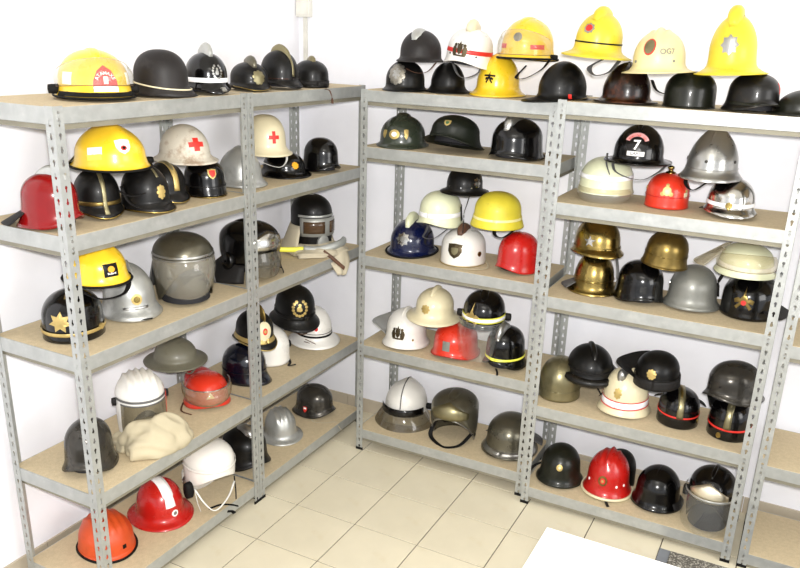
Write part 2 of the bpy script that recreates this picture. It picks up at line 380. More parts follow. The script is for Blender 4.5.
# h: height, a: front, side and back radii, z0: where the dome ends, p: squareness, F S B: (out, down) steps from there to the rim
TYPES = {
 'brim':      dict(h=.165, a=(.125, .105, .13), z0=.050, p=2.0, F=[(.003,-.015),(.018,-.032),(.045,-.048)], S=[(.003,-.015),(.016,-.032),(.036,-.044)], B=[(.003,-.015),(.018,-.032),(.048,-.050)]),
 'hardhat':   dict(h=.160, a=(.120, .105, .125), z0=.048, p=2.2, F=[(.003,-.018),(.018,-.034),(.052,-.044)], S=[(.003,-.018),(.018,-.034),(.045,-.042)], B=[(.003,-.018),(.018,-.034),(.050,-.048)]),
 'fire_brim': dict(h=.170, a=(.128, .110, .130), z0=.055, p=2.1, F=[(.003,-.018),(.010,-.036),(.022,-.043)], S=[(.003,-.018),(.008,-.036),(.016,-.043)], B=[(.006,-.018),(.025,-.038),(.055,-.055)]),
 'tall_comb': dict(h=.185, a=(.118, .100, .122), z0=.085, p=1.95, F=[(.002,-.034),(.013,-.056),(.058,-.076)], S=[(.002,-.034),(.012,-.056),(.050,-.074)], B=[(.002,-.034),(.014,-.058),(.062,-.082)]),
 'steel':     dict(h=.170, a=(.122, .105, .128), z0=.088, p=2.25, F=[(.001,-.020),(.005,-.034),(.024,-.046)], S=[(.003,-.030),(.007,-.056),(.020,-.080)], B=[(.005,-.034),(.014,-.060),(.038,-.088)], q=3),
 'din':       dict(h=.165, a=(.125, .105, .128), z0=.075, p=2.3, F=[(.001,-.018),(.004,-.036),(.013,-.046)], S=[(.002,-.026),(.005,-.050),(.014,-.070)], B=[(.003,-.028),(.010,-.054),(.028,-.075)], q=3),
 'bowl':      dict(h=.165, a=(.118, .102, .120), z0=.070, p=2.3, F=[(.001,-.024),(.001,-.046),(.003,-.066)], S=[(.001,-.024),(.001,-.046),(.003,-.068)], B=[(.001,-.024),(.003,-.048),(.006,-.070)]),
 'peak':      dict(h=.165, a=(.115, .100, .118), z0=.075, p=2.15, F=[(.001,-.026),(.007,-.036),(.042,-.066)], S=[(.001,-.026),(.003,-.036),(.010,-.046)], B=[(.001,-.026),(.006,-.038),(.036,-.075)], q=2.5),
 'tin_hat':   dict(h=.110, a=(.110, .100, .112), z0=.030, p=2.1, F=[(.008,-.008),(.028,-.018),(.050,-.024)], S=[(.008,-.008),(.028,-.018),(.050,-.024)], B=[(.008,-.008),(.028,-.018),(.050,-.026)]),
 'police':    dict(h=.200, a=(.115, .098, .115), z0=.080, p=2.5, F=[(.003,-.030),(.018,-.050),(.045,-.072)], S=[(.003,-.030),(.012,-.050),(.026,-.066)], B=[(.003,-.030),(.016,-.052),(.040,-.078)]),
 'adrian':    dict(h=.155, a=(.116, .102, .118), z0=.052, p=2.05, F=[(.001,-.024),(.010,-.036),(.034,-.048)], S=[(.001,-.024),(.006,-.036),(.018,-.045)], B=[(.001,-.024),(.010,-.038),(.038,-.052)]),
 'jet':       dict(h=.235, a=(.130, .115, .135), z0=.165, p=2.2, F=[(.000,-.010),(.000,-.018),(-.001,-.026)], S=[(.001,-.050),(-.002,-.110),(-.010,-.155)], B=[(.000,-.060),(-.006,-.110),(-.010,-.165)], q=1.6),
 'cap':       dict(h=.165, a=(.125, .105, .118), z0=.050, p=2.1, F=[(.002,-.018),(.004,-.034),(.020,-.045)], S=[(.002,-.018),(.003,-.034),(.007,-.045)], B=[(.002,-.018),(.003,-.034),(.007,-.050)]),
 'leather':   dict(h=.160, a=(.112, .098, .115), z0=.050, p=1.9, F=[(.001,-.020),(.010,-.032),(.040,-.038)], S=[(.001,-.020),(.012,-.034),(.036,-.040)], B=[(.001,-.020),(.020,-.036),(.085,-.050)]),
 'conical':   dict(h=.205, a=(.118, .102, .120), z0=.080, p=1.75, F=[(.002,-.024),(.010,-.044),(.040,-.072)], S=[(.002,-.024),(.008,-.044),(.028,-.070)], B=[(.002,-.024),(.012,-.048),(.042,-.078)]),
 'swiss':     dict(h=.175, a=(.120, .106, .123), z0=.080, p=2.1, F=[(.002,-.025),(.008,-.046),(.026,-.064)], S=[(.003,-.030),(.009,-.052),(.024,-.072)], B=[(.003,-.030),(.010,-.054),(.030,-.078)], q=2),
 'brass':     dict(h=.170, a=(.112, .098, .116), z0=.070, p=2.1, F=[(.001,-.020),(.004,-.028),(.040,-.056)], S=[(.001,-.022),(.004,-.034),(.016,-.050)], B=[(.001,-.024),(.006,-.040),(.032,-.070)]),
}
NT = 56
def profile(T, which):
    i = {'F': 0, 'S': 1, 'B': 2}[which]; a = T['a'][i]; p = T['p']; nd = 9
    P = []
    for k in range(nd + 1):
        t = PI / 2 * k / nd; P.append((a * math.sin(t) ** (2 / p) if k else 0.0, T['z0'] + (T['h'] - T['z0']) * max(0, math.cos(t)) ** (2 / p)))
    for dr, dz in T[which]: P.append((a + dr, T['z0'] + dz))
    return catmull(P, 2)
class Shell:
    def __init__(s, T, ridges=()):
        s.T = T; pf, ps, pb = profile(T, 'F'), profile(T, 'S'), profile(T, 'B'); s.n = len(pf); q = T.get('q', 2)
        V = [(0, 0, pf[0][1])]
        for i in range(1, s.n):
            for j in range(NT):
                th = 2 * PI * j / NT; c, sn = math.cos(th), math.sin(th); e = pf[i] if c > 0 else pb[i]; w = abs(c) ** q
                V.append((e[0] * c, ps[i][0] * sn, w * e[1] + (1 - w) * ps[i][1]))
        V = np.array(V); zmin = V[:, 2].min(); V[:, 2] -= zmin; s.z0 = T['z0'] - zmin; s.h = T['h'] - zmin
        for (y0, hgt, wid, x0, x1) in ridges:
            for v in V:
                fall = smooth01((v[0] - x0) / 0.03) * smooth01((x1 - v[0]) / 0.03) * smooth01((v[2] - s.z0 + 0.02) / 0.04)
                d = hgt * math.exp(-((v[1] - y0) / wid) ** 2) * fall
                nrm = Vector((v[0] / T['a'][0] ** 2, v[1] / T['a'][1] ** 2, max(v[2] - s.z0, 0.001) / (s.h - s.z0) ** 2)).normalized()
                v += d * np.array(nrm)
        F = [(0, 1 + j, 1 + (j + 1) % NT) for j in range(NT)]
        for i in range(s.n - 2):
            for j in range(NT):
                a = 1 + i * NT + j; b = 1 + i * NT + (j + 1) % NT
                F.append((a, a + NT, b + NT, b))
        s.V = V; s.F = F
        s.bvh = BVHTree.FromPolygons([Vector(v) for v in V], F)
        s.rim = [V[1 + (s.n - 2) * NT + j] for j in range(NT)]
    def hit(s, az, z):
        """outer surface point and normal on the meridian az (degrees, + is the wearer's left) at height z"""
        a = math.radians(az); d = Vector((math.cos(a), math.sin(a), 0)); o = d * 0.5 + Vector((0, 0, z))
        l, n, i, _ = s.bvh.ray_cast(o, -d)
        if l is None:
            z = min(z, s.V[:, 2].max() - 0.004); o = d * 0.5 + Vector((0, 0, z)); l, n, i, _ = s.bvh.ray_cast(o, -d)
        if l is None: return Vector((0, 0, s.h)), Vector((0, 0, 1))
        if n.dot(d) < 0: n = -n
        return l, n
    def top(s, x, y=0):
        l, n, i, _ = s.bvh.ray_cast(Vector((x, y, 1)), Vector((0, 0, -1)))
        if l is None: return None, None
        return l, (n if n.z > 0 else -n)
    def onto(s, p, n):
        l, _, i, _ = s.bvh.ray_cast(p + n * 0.06, -n, 0.14)
        return l
class H:
    """a helmet being built; all parts are made in the helmet's own frame (x is its front) and sized by sx, sz"""
    def __init__(s, root, shell, sx, sz): s.root, s.sh, s.sx, s.sz = root, shell, sx, sz
    def add(s, name, V, F, m, smooth=True, solid=0, parent=None):
        V = [(v[0] * s.sx, v[1] * s.sx, v[2] * s.sz) for v in V]
        return mesh_obj(name, V, F, m, parent or s.root, smooth, solid)
KD = 1.38
def ear_clip(poly):
    return [tuple(range(len(poly)))]
def decal_mesh(h, az, z, poly, off=0.0012, rings=4, roll=0):
    c, n = h.sh.hit(az, z); poly = [(u * KD, v * KD) for u, v in poly]
    U = Vector((0, 0, 1)).cross(n); U.normalize(); W = n.cross(U)
    r = math.radians(roll); U, W = U * math.cos(r) + W * math.sin(r), W * math.cos(r) - U * math.sin(r)
    cx = sum(p[0] for p in poly) / len(poly); cy = sum(p[1] for p in poly) / len(poly); V = []; F = []
    def pt(u, v, o):
        p = c + U * u + W * v; l = h.sh.onto(p, n)
        if l is None: l = p
        return l + n * o
    V.append(pt(cx, cy, off)); m = len(poly)
    for k in range(1, rings + 1):
        t = k / rings
        for (u, v) in poly: V.append(pt(cx + (u - cx) * t, cy + (v - cy) * t, off))
    for (u, v) in poly: V.append(pt(u, v, -0.001))
    for j in range(m): F.append((0, 1 + j, 1 + (j + 1) % m))
    for k in range(rings):
        for j in range(m):
            a = 1 + k * m + j; b = 1 + k * m + (j + 1) % m; F.append((a, a + m, b + m, b))
    return V, F
def circ(r, n=20, cx=0, cy=0, ry=None): return [(cx + r * math.cos(2 * PI * i / n), cy + (ry or r) * math.sin(2 * PI * i / n)) for i in range(n)]
def star(n, r, r2, cx=0, cy=0, rot=PI / 2): return [(cx + (r if i % 2 == 0 else r2) * math.cos(rot + PI * i / n), cy + (r if i % 2 == 0 else r2) * math.sin(rot + PI * i / n)) for i in range(2 * n)]
def rect(w, h_, cx=0, cy=0): return [(cx - w / 2, cy - h_ / 2), (cx, cy - h_ / 2), (cx + w / 2, cy - h_ / 2), (cx + w / 2, cy), (cx + w / 2, cy + h_ / 2), (cx, cy + h_ / 2), (cx - w / 2, cy + h_ / 2), (cx - w / 2, cy)]
def shield(w, h_, cx=0, cy=0): return [(cx, cy - h_ / 2), (cx + w * .32, cy - h_ * .3), (cx + w / 2, cy), (cx + w / 2, cy + h_ / 2), (cx, cy + h_ * .56), (cx - w / 2, cy + h_ / 2), (cx - w / 2, cy), (cx - w * .32, cy - h_ * .3)]
def arch(w, h_): return [(-w / 2, 0), (0, 0), (w / 2, 0), (w * .46, h_ * .4), (w * .28, h_ * .78), (0, h_), (-w * .28, h_ * .78), (-w * .46, h_ * .4)]
def plus(s_, t): a, b = s_ / 2, t / 2; return [(b, b), (b, a), (-b, a), (-b, b), (-a, b), (-a, -b), (-b, -b), (-b, -a), (b, -a), (b, -b), (a, -b), (a, b)]
TXT = {}
def text_mesh(s_, size):
    k = (s_,)
    if k not in TXT:
        cu = bpy.data.curves.new('t', 'FONT'); cu.body = s_; cu.align_x = 'CENTER'; cu.align_y = 'CENTER'; cu.size = 1; cu.resolution_u = 3; cu.offset = 0.018
        o = bpy.data.objects.new('t', cu); COL.objects.link(o); bpy.context.view_layer.update()
        me = o.to_mesh(); TXT[k] = ([tuple(v.co) for v in me.vertices], [tuple(p.vertices) for p in me.polygons]); o.to_mesh_clear()
        bpy.data.objects.remove(o); bpy.data.curves.remove(cu)
    V, F = TXT[k]; return [(x * size, y * size) for x, y, z in V], F
def put(h, name, az, z, polys, m, off=0.0012, roll=0, parent=None):
    return h.add(name, *merge([decal_mesh(h, az, z, p, off, roll=roll) for p in polys]), m, smooth=False, parent=parent)
# ---- part builders, called with the helmet and keyword options
def p_text(h, s='7', az=0, z=.08, size=.03, m='decal_white', off=.0022, name='lettering', dx=0, dy=0, arcr=None, parent=None, roll=0):
    size *= KD; dx *= KD; dy *= KD; arcr = arcr * KD if arcr else None
    c, n = h.sh.hit(az, z); U = Vector((0, 0, 1)).cross(n).normalized(); W = n.cross(U); out = []
    r = math.radians(roll); U, W = U * math.cos(r) + W * math.sin(r), W * math.cos(r) - U * math.sin(r)
    chars = [(s, 0)] if not arcr else [(ch, i) for i, ch in enumerate(s)]
    for ch, i in chars:
        if ch == ' ': continue
        V, F = text_mesh(ch, size)
        if arcr:
            a = (i - (len(s) - 1) / 2) * size * 0.72 / arcr; V = [(x * math.cos(a) + (y + arcr) * math.sin(a), -x * math.sin(a) + (y + arcr) * math.cos(a) - arcr) for x, y in V]
        P = []
        for x, y in V:
            p = c + U * (x + dx) + W * (y + dy); l = h.sh.onto(p, n) or p; P.append(l + n * off)
        out.append((P, F))
    return h.add(name, *merge(out), m, smooth=False, parent=parent)
def p_cross(h, az=0, z=.08, s=.05, t=.016, m='decal_red'): put(h, 'red_cross', az, z, [plus(s, t)], m)
def p_disc(h, az=0, z=.08, r=.015, m='gold', name='badge', ry=None, m2=None, r2=.6, off=.0025):
    b = put(h, name, az, z, [circ(r, ry=ry)], m, off)
    if m2: put(h, 'centre', az, z, [circ(r * r2, ry=(ry or r) * r2)], m2, off + .001, parent=b)
def p_star(h, az=0, z=.08, n=8, r=.022, r2=.014, m='pewter', m2=None, rc=.4, name='badge', off=.003, roll=0):
    b = put(h, name, az, z, [star(n, r, r2)], m, off, roll)
    if m2: put(h, 'centre', az, z, [circ(r * rc)], m2, off + .0012, parent=b)
def p_shield(h, az=0, z=.08, w=.03, hh=.036, m='decal_white', m2=None, name='badge', off=.002, roll=0, k=.5):
    b = put(h, name, az, z, [shield(w, hh)], m, off, roll)
    if m2: put(h, 'emblem', az, z, [shield(w * k, hh * k)], m2, off + .001, roll, parent=b)
def p_rect(h, az=0, z=.08, w=.03, hh=.02, m='decal_white', name='sticker', off=.0015, roll=0, dx=0, dy=0): put(h, name, az, z, [rect(w, hh, dx, dy)], m, off, roll)
def p_arch(h, az=0, z=.04, w=.06, hh=.06, m='decal_red', name='badge'): put(h, name, az, z, [arch(w, hh)], m, .0025)
def p_ringarc(h, az=0, z=.08, r=.03, w=.01, dy=0, m='pink', off=.009, name='title_plate', span=1.15):
    n = 14; P = []
    for i in range(n):
        a0 = -span + 2 * span * i / n; a1 = -span + 2 * span * (i + 1) / n; r0, r1 = r - w * .2, r + w * .8
        P.append([(r0 * math.sin(a0), r0 * math.cos(a0) - r + dy), (r0 * math.sin(a1), r0 * math.cos(a1) - r + dy), (r1 * math.sin(a1), r1 * math.cos(a1) - r + dy), (r1 * math.sin(a0), r1 * math.cos(a0) - r + dy)][::-1])
    put(h, name, az, z, P, m, off)
def p_tri(h, az=0, z=.08, s=.03, m='decal_white', name='sticker'): put(h, name, az, z, [[(-s / 2, -s * .43), (0, -s * .43), (s / 2, -s * .43), (s / 4, 0), (0, s * .43), (-s / 4, 0)]], m, .0015)
def p_wreath(h, az=0, z=.08, r=.022, m='gold', m2=None, name='badge', inner=True):
    P = []
    for i in range(13):
        a = math.radians(-240 + i * 25); P.append(circ(r * .2, 6, r * math.cos(a) * .82, r * math.sin(a)))
    if inner:
        P += [circ(r * .20, 8, 0, r * .42), [(-r * .35, -r * .35), (r * .1, -r * .45), (r * .32, -r * .3), (r * .28, 0), (r * .1, r * .3), (-.25 * r, r * .2), (-r * .38, -.05 * r)]]
    put(h, name, az, z, P, m, .003)
def p_crest(h, az=0, z=.08, w=.05, hh=.04, m='dark_metal', name='badge'):
    """a coat of arms: shield, crown and a supporter on each side"""
    P = [shield(w * .34, hh * .62, 0, -hh * .1), [(-w * .14, hh * .2), (0, hh * .17), (w * .14, hh * .2), (w * .2, hh * .38), (w * .07, hh * .32), (0, hh * .52), (-w * .07, hh * .32), (-w * .2, hh * .38)]]
    for s_ in (-1, 1):
        P += [circ(w * .1, 8, s_ * w * .3, hh * .24), [(s_ * (w * .2), -hh * .42), (s_ * w * .44, -hh * .45), (s_ * w * .50, -hh * .1), (s_ * w * .42, hh * .14), (s_ * w * .26, hh * .18), (s_ * w * .19, -hh * .1)][::s_]]
    P.append(rect(w * .8, hh * .12, 0, -hh * .48))
    put(h, name, az, z, P, m, .0035)
def p_blob(h, az=0, z=.08, r=.02, m='gold', n=7, name='badge', seed=1, ry=1.1):
    R = random.Random(seed); P = [circ(r * .62, 12, ry=r * .62 * ry)]
    for i in range(n):
        a = 2 * PI * i / n + PI / 2; P.append(circ(r * (.26 + .08 * R.random()), 8, r * .7 * math.cos(a), r * .78 * ry * math.sin(a)))
    put(h, name, az, z, P, m, .0035)
def p_flame(h, az=0, z=.08, r=.02, m='gold', m2=None):
    P = [[(-.35 * r, -.1 * r), (.35 * r, -.1 * r), (.42 * r, .3 * r), (.12 * r, .7 * r), (0, 1.7 * r), (-.16 * r, .7 * r), (-.42 * r, .3 * r)]]
    for k in (-1, 1): P += [[(k * .2 * r, -.1 * r), (k * 1.0 * r, -.3 * r), (k * 1.1 * r, .15 * r), (k * .6 * r, .4 * r)][::k], [(k * .05 * r, -.2 * r), (k * .7 * r, -1.0 * r), (k * .95 * r, -.75 * r), (k * .4 * r, -.1 * r)][::k]]
    b = put(h, 'badge', az, z, P, m, .003)
    if m2: put(h, 'centre', az, z - r * .25, [circ(r * .3)], m2, .0042, parent=b)
def p_band(h, z=.05, w=.012, m='reflective', a0=0, a1=360, off=.0016, name='band', tilt=0):
    n = max(6, int((a1 - a0) / 7)); V = []; F = []; rows = 4
    for i in range(n + 1):
        az = a0 + (a1 - a0) * i / n
        for k in range(rows):
            zz = z + w * (k / (rows - 1) - .5) + tilt * math.cos(math.radians(az)); l, nn = h.sh.hit(az, zz); d = Vector((math.cos(math.radians(az)), math.sin(math.radians(az)), 0)); V.append(l + d * off)
    for i in range(n):
        for k in range(rows - 1):
            a = i * rows + k; F.append((a, a + rows, a + rows + 1, a + 1))
    h.add(name, V, F, m, solid=-.0008)
def p_cord(h, z=.05, r=.0025, m='cream', a0=0, a1=360, name='cord', tilt=0):
    n = 48; P = []
    for i in range(n + (0 if a1 - a0 >= 360 else 1)):
        az = a0 + (a1 - a0) * i / n; l, nn = h.sh.hit(az, z + tilt * math.cos(math.radians(az))); P.append(l + nn * r * .4)
    h.add(name, *tube_data(P, r, 6, closed=(a1 - a0 >= 360)), m)
def p_comb(h, x0=-.09, x1=.08, hgt=.02, w=.008, m='brushed_silver', peak=.6, name='comb', base=.002, sharp=.6, y=0):
    """a crest over the crown from back x0 to front x1"""
    n = 22; V = []; F = []; c = 7
    for i in range(n + 1):
        t = i / n; x = x0 + (x1 - x0) * t; l, nn = h.sh.top(x, y)
        if l is None: continue
        e = math.sin(PI * t ** (math.log(.5) / math.log(peak))) ** sharp if 0 < t < 1 else 0
        hh = base + hgt * e; ww = w * (.45 + .55 * min(1, math.sin(PI * min(max(t, .03), .97)) * 1.6))
        for j in range(c):
            q = PI * j / (c - 1); V.append(l + Vector((0, 1, 0)) * (ww * math.cos(q)) + (nn * (hh * math.sin(q) ** .7 - .004)))
    m_ = len(V) // c
    for i in range(m_ - 1):
        for j in range(c - 1): a = i * c + j; F.append((a, a + 1, a + c + 1, a + c))
    F.append(tuple(range(c))); F.append(tuple(range((m_ - 1) * c, m_ * c))[::-1])
    h.add(name, V, F, m)
def p_strip(h, x0=-.1, x1=.11, w=.012, m='brass', off=.0018, name='crown_strip', z_end=None, y=0):
    """a flat strip over the crown, running down the front to z_end"""
    n = 18; V = []; F = []; L = []
    for i in range(n + 1):
        x = x0 + (x1 - x0) * i / n; a = []
        for s_ in (-1, -.33, .33, 1):
            l, nn = h.sh.top(x, y + s_ * w / 2)
            if l is None: a = []; break
            a.append(l + nn * off)
        if a: L.append(a)
    if z_end is not None:
        zt = min(v.z for v in L[-1]); k = 6
        for i in range(1, k + 1):
            zz = zt + (z_end - zt) * i / k; a = []
            for s_ in (-1, -.33, .33, 1):
                l, nn = h.sh.hit(math.degrees(math.atan2(s_ * w / 2, .12)), zz); a.append(l + nn * off)
            L.append(a)
    for a in L: V += a
    for i in range(len(L) - 1):
        for j in range(3): q = i * 4 + j; F.append((q, q + 4, q + 5, q + 1))
    h.add(name, V, F, m, solid=-.001)
def p_rim(h, r=.003, m='rubber', name='rim', flat=1.0): h.add(name, *tube_data(h.sh.rim, r, 6, closed=True, flat=flat), m)
def p_rimarc(h, a0=-70, a1=70, r=.003, m='gold', name='peak_edge'):
    P = [h.sh.rim[int(round(a / 360 * NT)) % NT] for a in range(a0, a1 + 1, 7)]; h.add(name, *tube_data(P, r, 6), m)
def p_knob(h, x=0, hgt=.02, r=.012, m='brass', name='knob'):
    l, n = h.sh.top(x); prof = [(1.2, -.1), (1.2, .1), (.55, .25), (.5, .45), (.8, .62), (.78, .85), (.4, 1.0), (.02, 1.04)]; V = []; F = []
    for (rr, zz) in prof:
        for j in range(14): q = 2 * PI * j / 14; V.append((l.x + r * rr * math.cos(q), r * rr * math.sin(q), l.z + hgt * zz))
    for i in range(len(prof) - 1):
        for j in range(14): a = i * 14 + j; b = i * 14 + (j + 1) % 14; F.append((a, b, b + 14, a + 14))
    h.add(name, V, F, m)
def p_visor(h, a=75, z1=.06, z0=-.03, off=.012, m='clear_plastic', lean=0.0, name='visor', edge=None, curve=.015, k=1.0):
    n = 20; rows = 7; V = []; F = []; T = h.sh.T
    for i in range(n + 1):
        az = math.radians(-a + 2 * a * i / n); side = (i / n * 2 - 1) ** 2
        for r_ in range(rows):
            t = r_ / (rows - 1); zz = z1 + (z0 + curve * side - z1) * t; g = off + lean * t + .010 * math.sin(PI * t) * k
            V.append(((T['a'][0] + g) * math.cos(az), (T['a'][1] + g) * math.sin(az), zz))
    for i in range(n):
        for r_ in range(rows - 1): q = i * rows + r_; F.append((q, q + 1, q + rows + 1, q + rows))
    o = h.add(name, V, F, m)
    if edge:
        E_ = [V[i * rows] for i in range(n + 1)]; h.add('visor_edge', *tube_data(E_, .0025, 6), edge, parent=o)
    return o
def p_raised(h, a=80, t0=.5, t1=.9, off=.012, m='clear_plastic', name='visor', edge=True, rise=.4):
    """a face shield pushed up over the front of the crown"""
    S = h.sh; n = 22; rows = 9; V = []; F = []
    for i in range(n + 1):
        az = -a + 2 * a * i / n; j = az / 360 * NT; j0 = math.floor(j); f = j - j0; sd = abs(az) / a
        for r_ in range(rows):
            t = (t0 + (t1 - t0) * r_ / (rows - 1)); t = t + (.86 - t) * sd ** 2 * rise; q = t * (S.n - 2); q0 = min(int(q), S.n - 3); g = q - q0
            P = [[S.V[1 + (q0 + dq) * NT + int(j0 + dj) % NT] for dj in (0, 1)] for dq in (0, 1)]
            p = (P[0][0] * (1 - f) + P[0][1] * f) * (1 - g) + (P[1][0] * (1 - f) + P[1][1] * f) * g
            d = np.array((p[0], p[1], (p[2] - S.z0) * .8)); d /= np.linalg.norm(d); V.append(p + d * off * (1 + .6 * math.sin(PI * r_ / (rows - 1))))
    for i in range(n):
        for r_ in range(rows - 1): q = i * rows + r_; F.append((q, q + 1, q + rows + 1, q + rows))
    o = h.add(name, V, F, m)
    if edge:
        h.add('visor_edge', *tube_data([V[i * rows] for i in range(n + 1)], .0012, 5), 'milky_plastic', parent=o)
        h.add('visor_edge', *tube_data([V[i * rows + rows - 1] for i in range(n + 1)], .0012, 5), 'brown_leather', parent=o)
def p_bubble(h, a=85, z1=.06, z0=-.05, bulge=.04, m='amber_plastic', off=.004):
    n = 22; rows = 9; V = []; F = []; T = h.sh.T
    for i in range(n + 1):
        az = math.radians(-a + 2 * a * i / n)
        for r_ in range(rows):
            t = r_ / (rows - 1); g = off + bulge * math.sin(PI * t) ** .8 * (.4 + .6 * math.cos(az * .9)); inn = -.05 * t * t
            V.append(((T['a'][0] + g + inn) * math.cos(az), (T['a'][1] + g * .7 + inn) * math.sin(az), z1 + (z0 - z1) * t))
    for i in range(n):
        for r_ in range(rows - 1): q = i * rows + r_; F.append((q, q + 1, q + rows + 1, q + rows))
    o = h.add('visor', V, F, m); h.add('visor_edge', *tube_data([V[i * rows] for i in range(n + 1)], .003, 6), 'brushed_silver', parent=o)
def p_neck(h, a=75, z1=.04, z0=-.02, flare=.03, m='leather', off=-.002, name='neck_guard', az0=180, th=.003):
    n = 18; rows = 6; V = []; F = []; T = h.sh.T
    for i in range(n + 1):
        dz = -a + 2 * a * i / n; az = math.radians(az0 + dz)
        for r_ in range(rows):
            t = r_ / (rows - 1); g = off + flare * t * (.5 + .5 * math.cos(math.radians(dz))) + .003 * math.sin(dz * .12) * t; ax = T['a'][0] if math.cos(az) > 0 else T['a'][2]
            V.append(((ax + g) * math.cos(az), (T['a'][1] + g) * math.sin(az), z1 + (z0 - z1) * t + .008 * (dz / a) ** 2 * t))
    for i in range(n):
        for r_ in range(rows - 1): q = i * rows + r_; F.append((q, q + 1, q + rows + 1, q + rows))
    h.add(name, V, F, m, solid=th)
def p_strap(h, pts=None, w=.008, m='leather', name='chin_strap', flat=.22, k=5, side=1):
    if pts is None: pts = [(0.02, .10 * side, .02), (.05, .085 * side, -.02), (.085, .02 * side, -.045), (.075, -.05 * side, -.035), (.03, -.09 * side, 0), (.01, -.10 * side, .02)]
    h.add(name, *tube_data(pts, w, 8, flat=flat, k=k), m)
def p_rivets(h, azs=(60, -60), z=.05, r=.004, m='brushed_silver', name='rivet'):
    for a in azs:
        put(h, name, a, z, [circ(r, 10)], m, .003)
def p_eyeshade(h, az=0, z=.06, w=.1, hh=.02, m='black'): put(h, 'goggles', az, z, [rect(w, hh)], m, .008)
def p_liner(h, z=.03, r=.9, m='liner'):
    T = h.sh.T; V = []; F = []; R = (.25, .6, 1.0)
    for k, (rr, zz) in enumerate(((r, z * .4), (r * .97, z), (r * .7, h.sh.h * .72), (.05, h.sh.h * .86))):
        for j in range(24): q = 2 * PI * j / 24; V.append(((T['a'][0] - .008) * rr * math.cos(q), (T['a'][1] - .008) * rr * math.sin(q), zz))
    for k in range(3):
        for j in range(24): a = k * 24 + j; b = k * 24 + (j + 1) % 24; F.append((a, b, b + 24, a + 24))
    h.add('liner', V, F, m)
def p_ears(h, m='rubber', z=.0, r=.03, x=0, y=.118, az=None):
    for s_ in ((-1, 1) if az is None else (az,)):
        V = []; F = []
        for k, (rr, yy) in enumerate(((.2, y + .022), (.9, y + .02), (1, y + .01), (1, y - .01), (.8, y - .014))):
            for j in range(18): q = 2 * PI * j / 18; V.append((x + r * rr * math.cos(q), s_ * yy, z + r * 1.2 * rr * math.sin(q)))
        for k in range(4):
            for j in range(18): a = k * 18 + j; b = k * 18 + (j + 1) % 18; F.append((a, b, b + 18, a + 18))
        h.add('ear_muff', V, F, m)
def p_faceguard(h, m='chrome'):
    """gilded plate over the brow of an enclosed helmet"""
    T = h.sh.T; V = []; F = []; n = 12
    for i in range(n + 1):
        az = math.radians(-50 + 100 * i / n); zt = h.sh.z0 + .052 - .045 * abs(i / n * 2 - 1) ** 1.2; zb = h.sh.z0 - .022
        for t in (0, .25, .5, .75, 1):
            z = zt + (zb - zt) * t; l, nn = h.sh.hit(math.degrees(az), z) if z > h.sh.z0 - .02 else (Vector(((T['a'][0]) * math.cos(az), T['a'][1] * math.sin(az), z)), Vector((math.cos(az), math.sin(az), 0)))
            V.append(l + nn * .004)
    for i in range(n):
        for k in range(4): q = i * 5 + k; F.append((q, q + 1, q + 6, q + 5))
    h.add('brow_plate', V, F, m, solid=.002)
def noise_at(x, y, z):
    from mathutils import noise
    return noise.noise(Vector((x, y, z)))
def p_hood(h, c=(.125, .03, .055), r=(.11, .155, .10), m='canvas', seed=3, name='canvas_hood', amp=.30):
    """a crumpled cloth heap with long folds"""
    V = []; F = []; nu, nv = 72, 36
    for i in range(nv + 1):
        ph = PI * i / nv
        for j in range(nu):
            th = 2 * PI * j / nu; d = (math.sin(ph) * math.cos(th), math.sin(ph) * math.sin(th), math.cos(ph))
            a = noise_at(d[0] * 1.1 + seed, d[1] * 1.1, d[2] * 1.1); b = math.sin(5 * d[1] + 7 * a + 2.5 * d[2] + seed); b2 = math.sin(3 * d[0] - 6 * d[2] + 9 * a)
            k = 1 + amp * (.8 * a + .26 * b * abs(b) + .12 * b2)
            V.append((c[0] + r[0] * d[0] * k, c[1] + r[1] * d[1] * k, max(.003, c[2] + r[2] * d[2] * k)))
    for i in range(nv):
        for j in range(nu): F.append((i * nu + j, (i + 1) * nu + j, (i + 1) * nu + (j + 1) % nu, i * nu + (j + 1) % nu))
    return h.add(name, V, F, m)
def p_sheet(h, pts, m='pale_canvas', name='flap', th=.004, ny=8, wave=.006):
    """a cloth or leather flap: pts is a list of (left point, right point) pairs from its fixed to its free end"""
    V = []; F = []; A = catmull([p[0] for p in pts], 4); B = catmull([p[1] for p in pts], 4)
    for i, (a, b) in enumerate(zip(A, B)):
        for j in range(ny + 1):
            t = j / ny; p = a + (b - a) * t; w_ = wave * math.sin(t * 9 + i * .4); V.append((p[0] + w_, p[1], p[2] + w_ * .6))
    for i in range(len(A) - 1):
        for j in range(ny): q = i * (ny + 1) + j; F.append((q, q + ny + 1, q + ny + 2, q + 1))
    h.add(name, V, F, m, solid=th)
def p_tube(h, pts, r=.01, m='hose_grey', name='hose', parent=None): h.add(name, *tube_data(pts, r, 12, k=6), m)
PARTS = {k[2:]: v for k, v in list(globals().items()) if k.startswith('p_')}
SHELVES = {'L': (0, [1.7975, 1.4126, 1.0119, 0.5026, 0.0924]), 'A': (1, B1Z), 'B': (1, B2Z)}
CATS = {}
HELMETS = []
def helmet(id, name, label, shelf, bbox, typ, alpha, m, parts=(), depth=None, tilt=(0, 0), ridges=(), cat='helmet', rest=None, mod=None, liner=True, fit='full'):
    HELMETS.append(dict(id=id, name=name, label=label, shelf=shelf, bbox=bbox, typ=typ, alpha=alpha, m=m, parts=parts, depth=depth, tilt=tilt, ridges=ridges, cat=cat, mod=mod, liner=liner, fit=fit, rest_=rest))
GROUPS = {'L': 'helmets on the left shelving', 'A': 'helmets on the first unit of the back wall', 'B': 'helmets on the second unit of the back wall'}
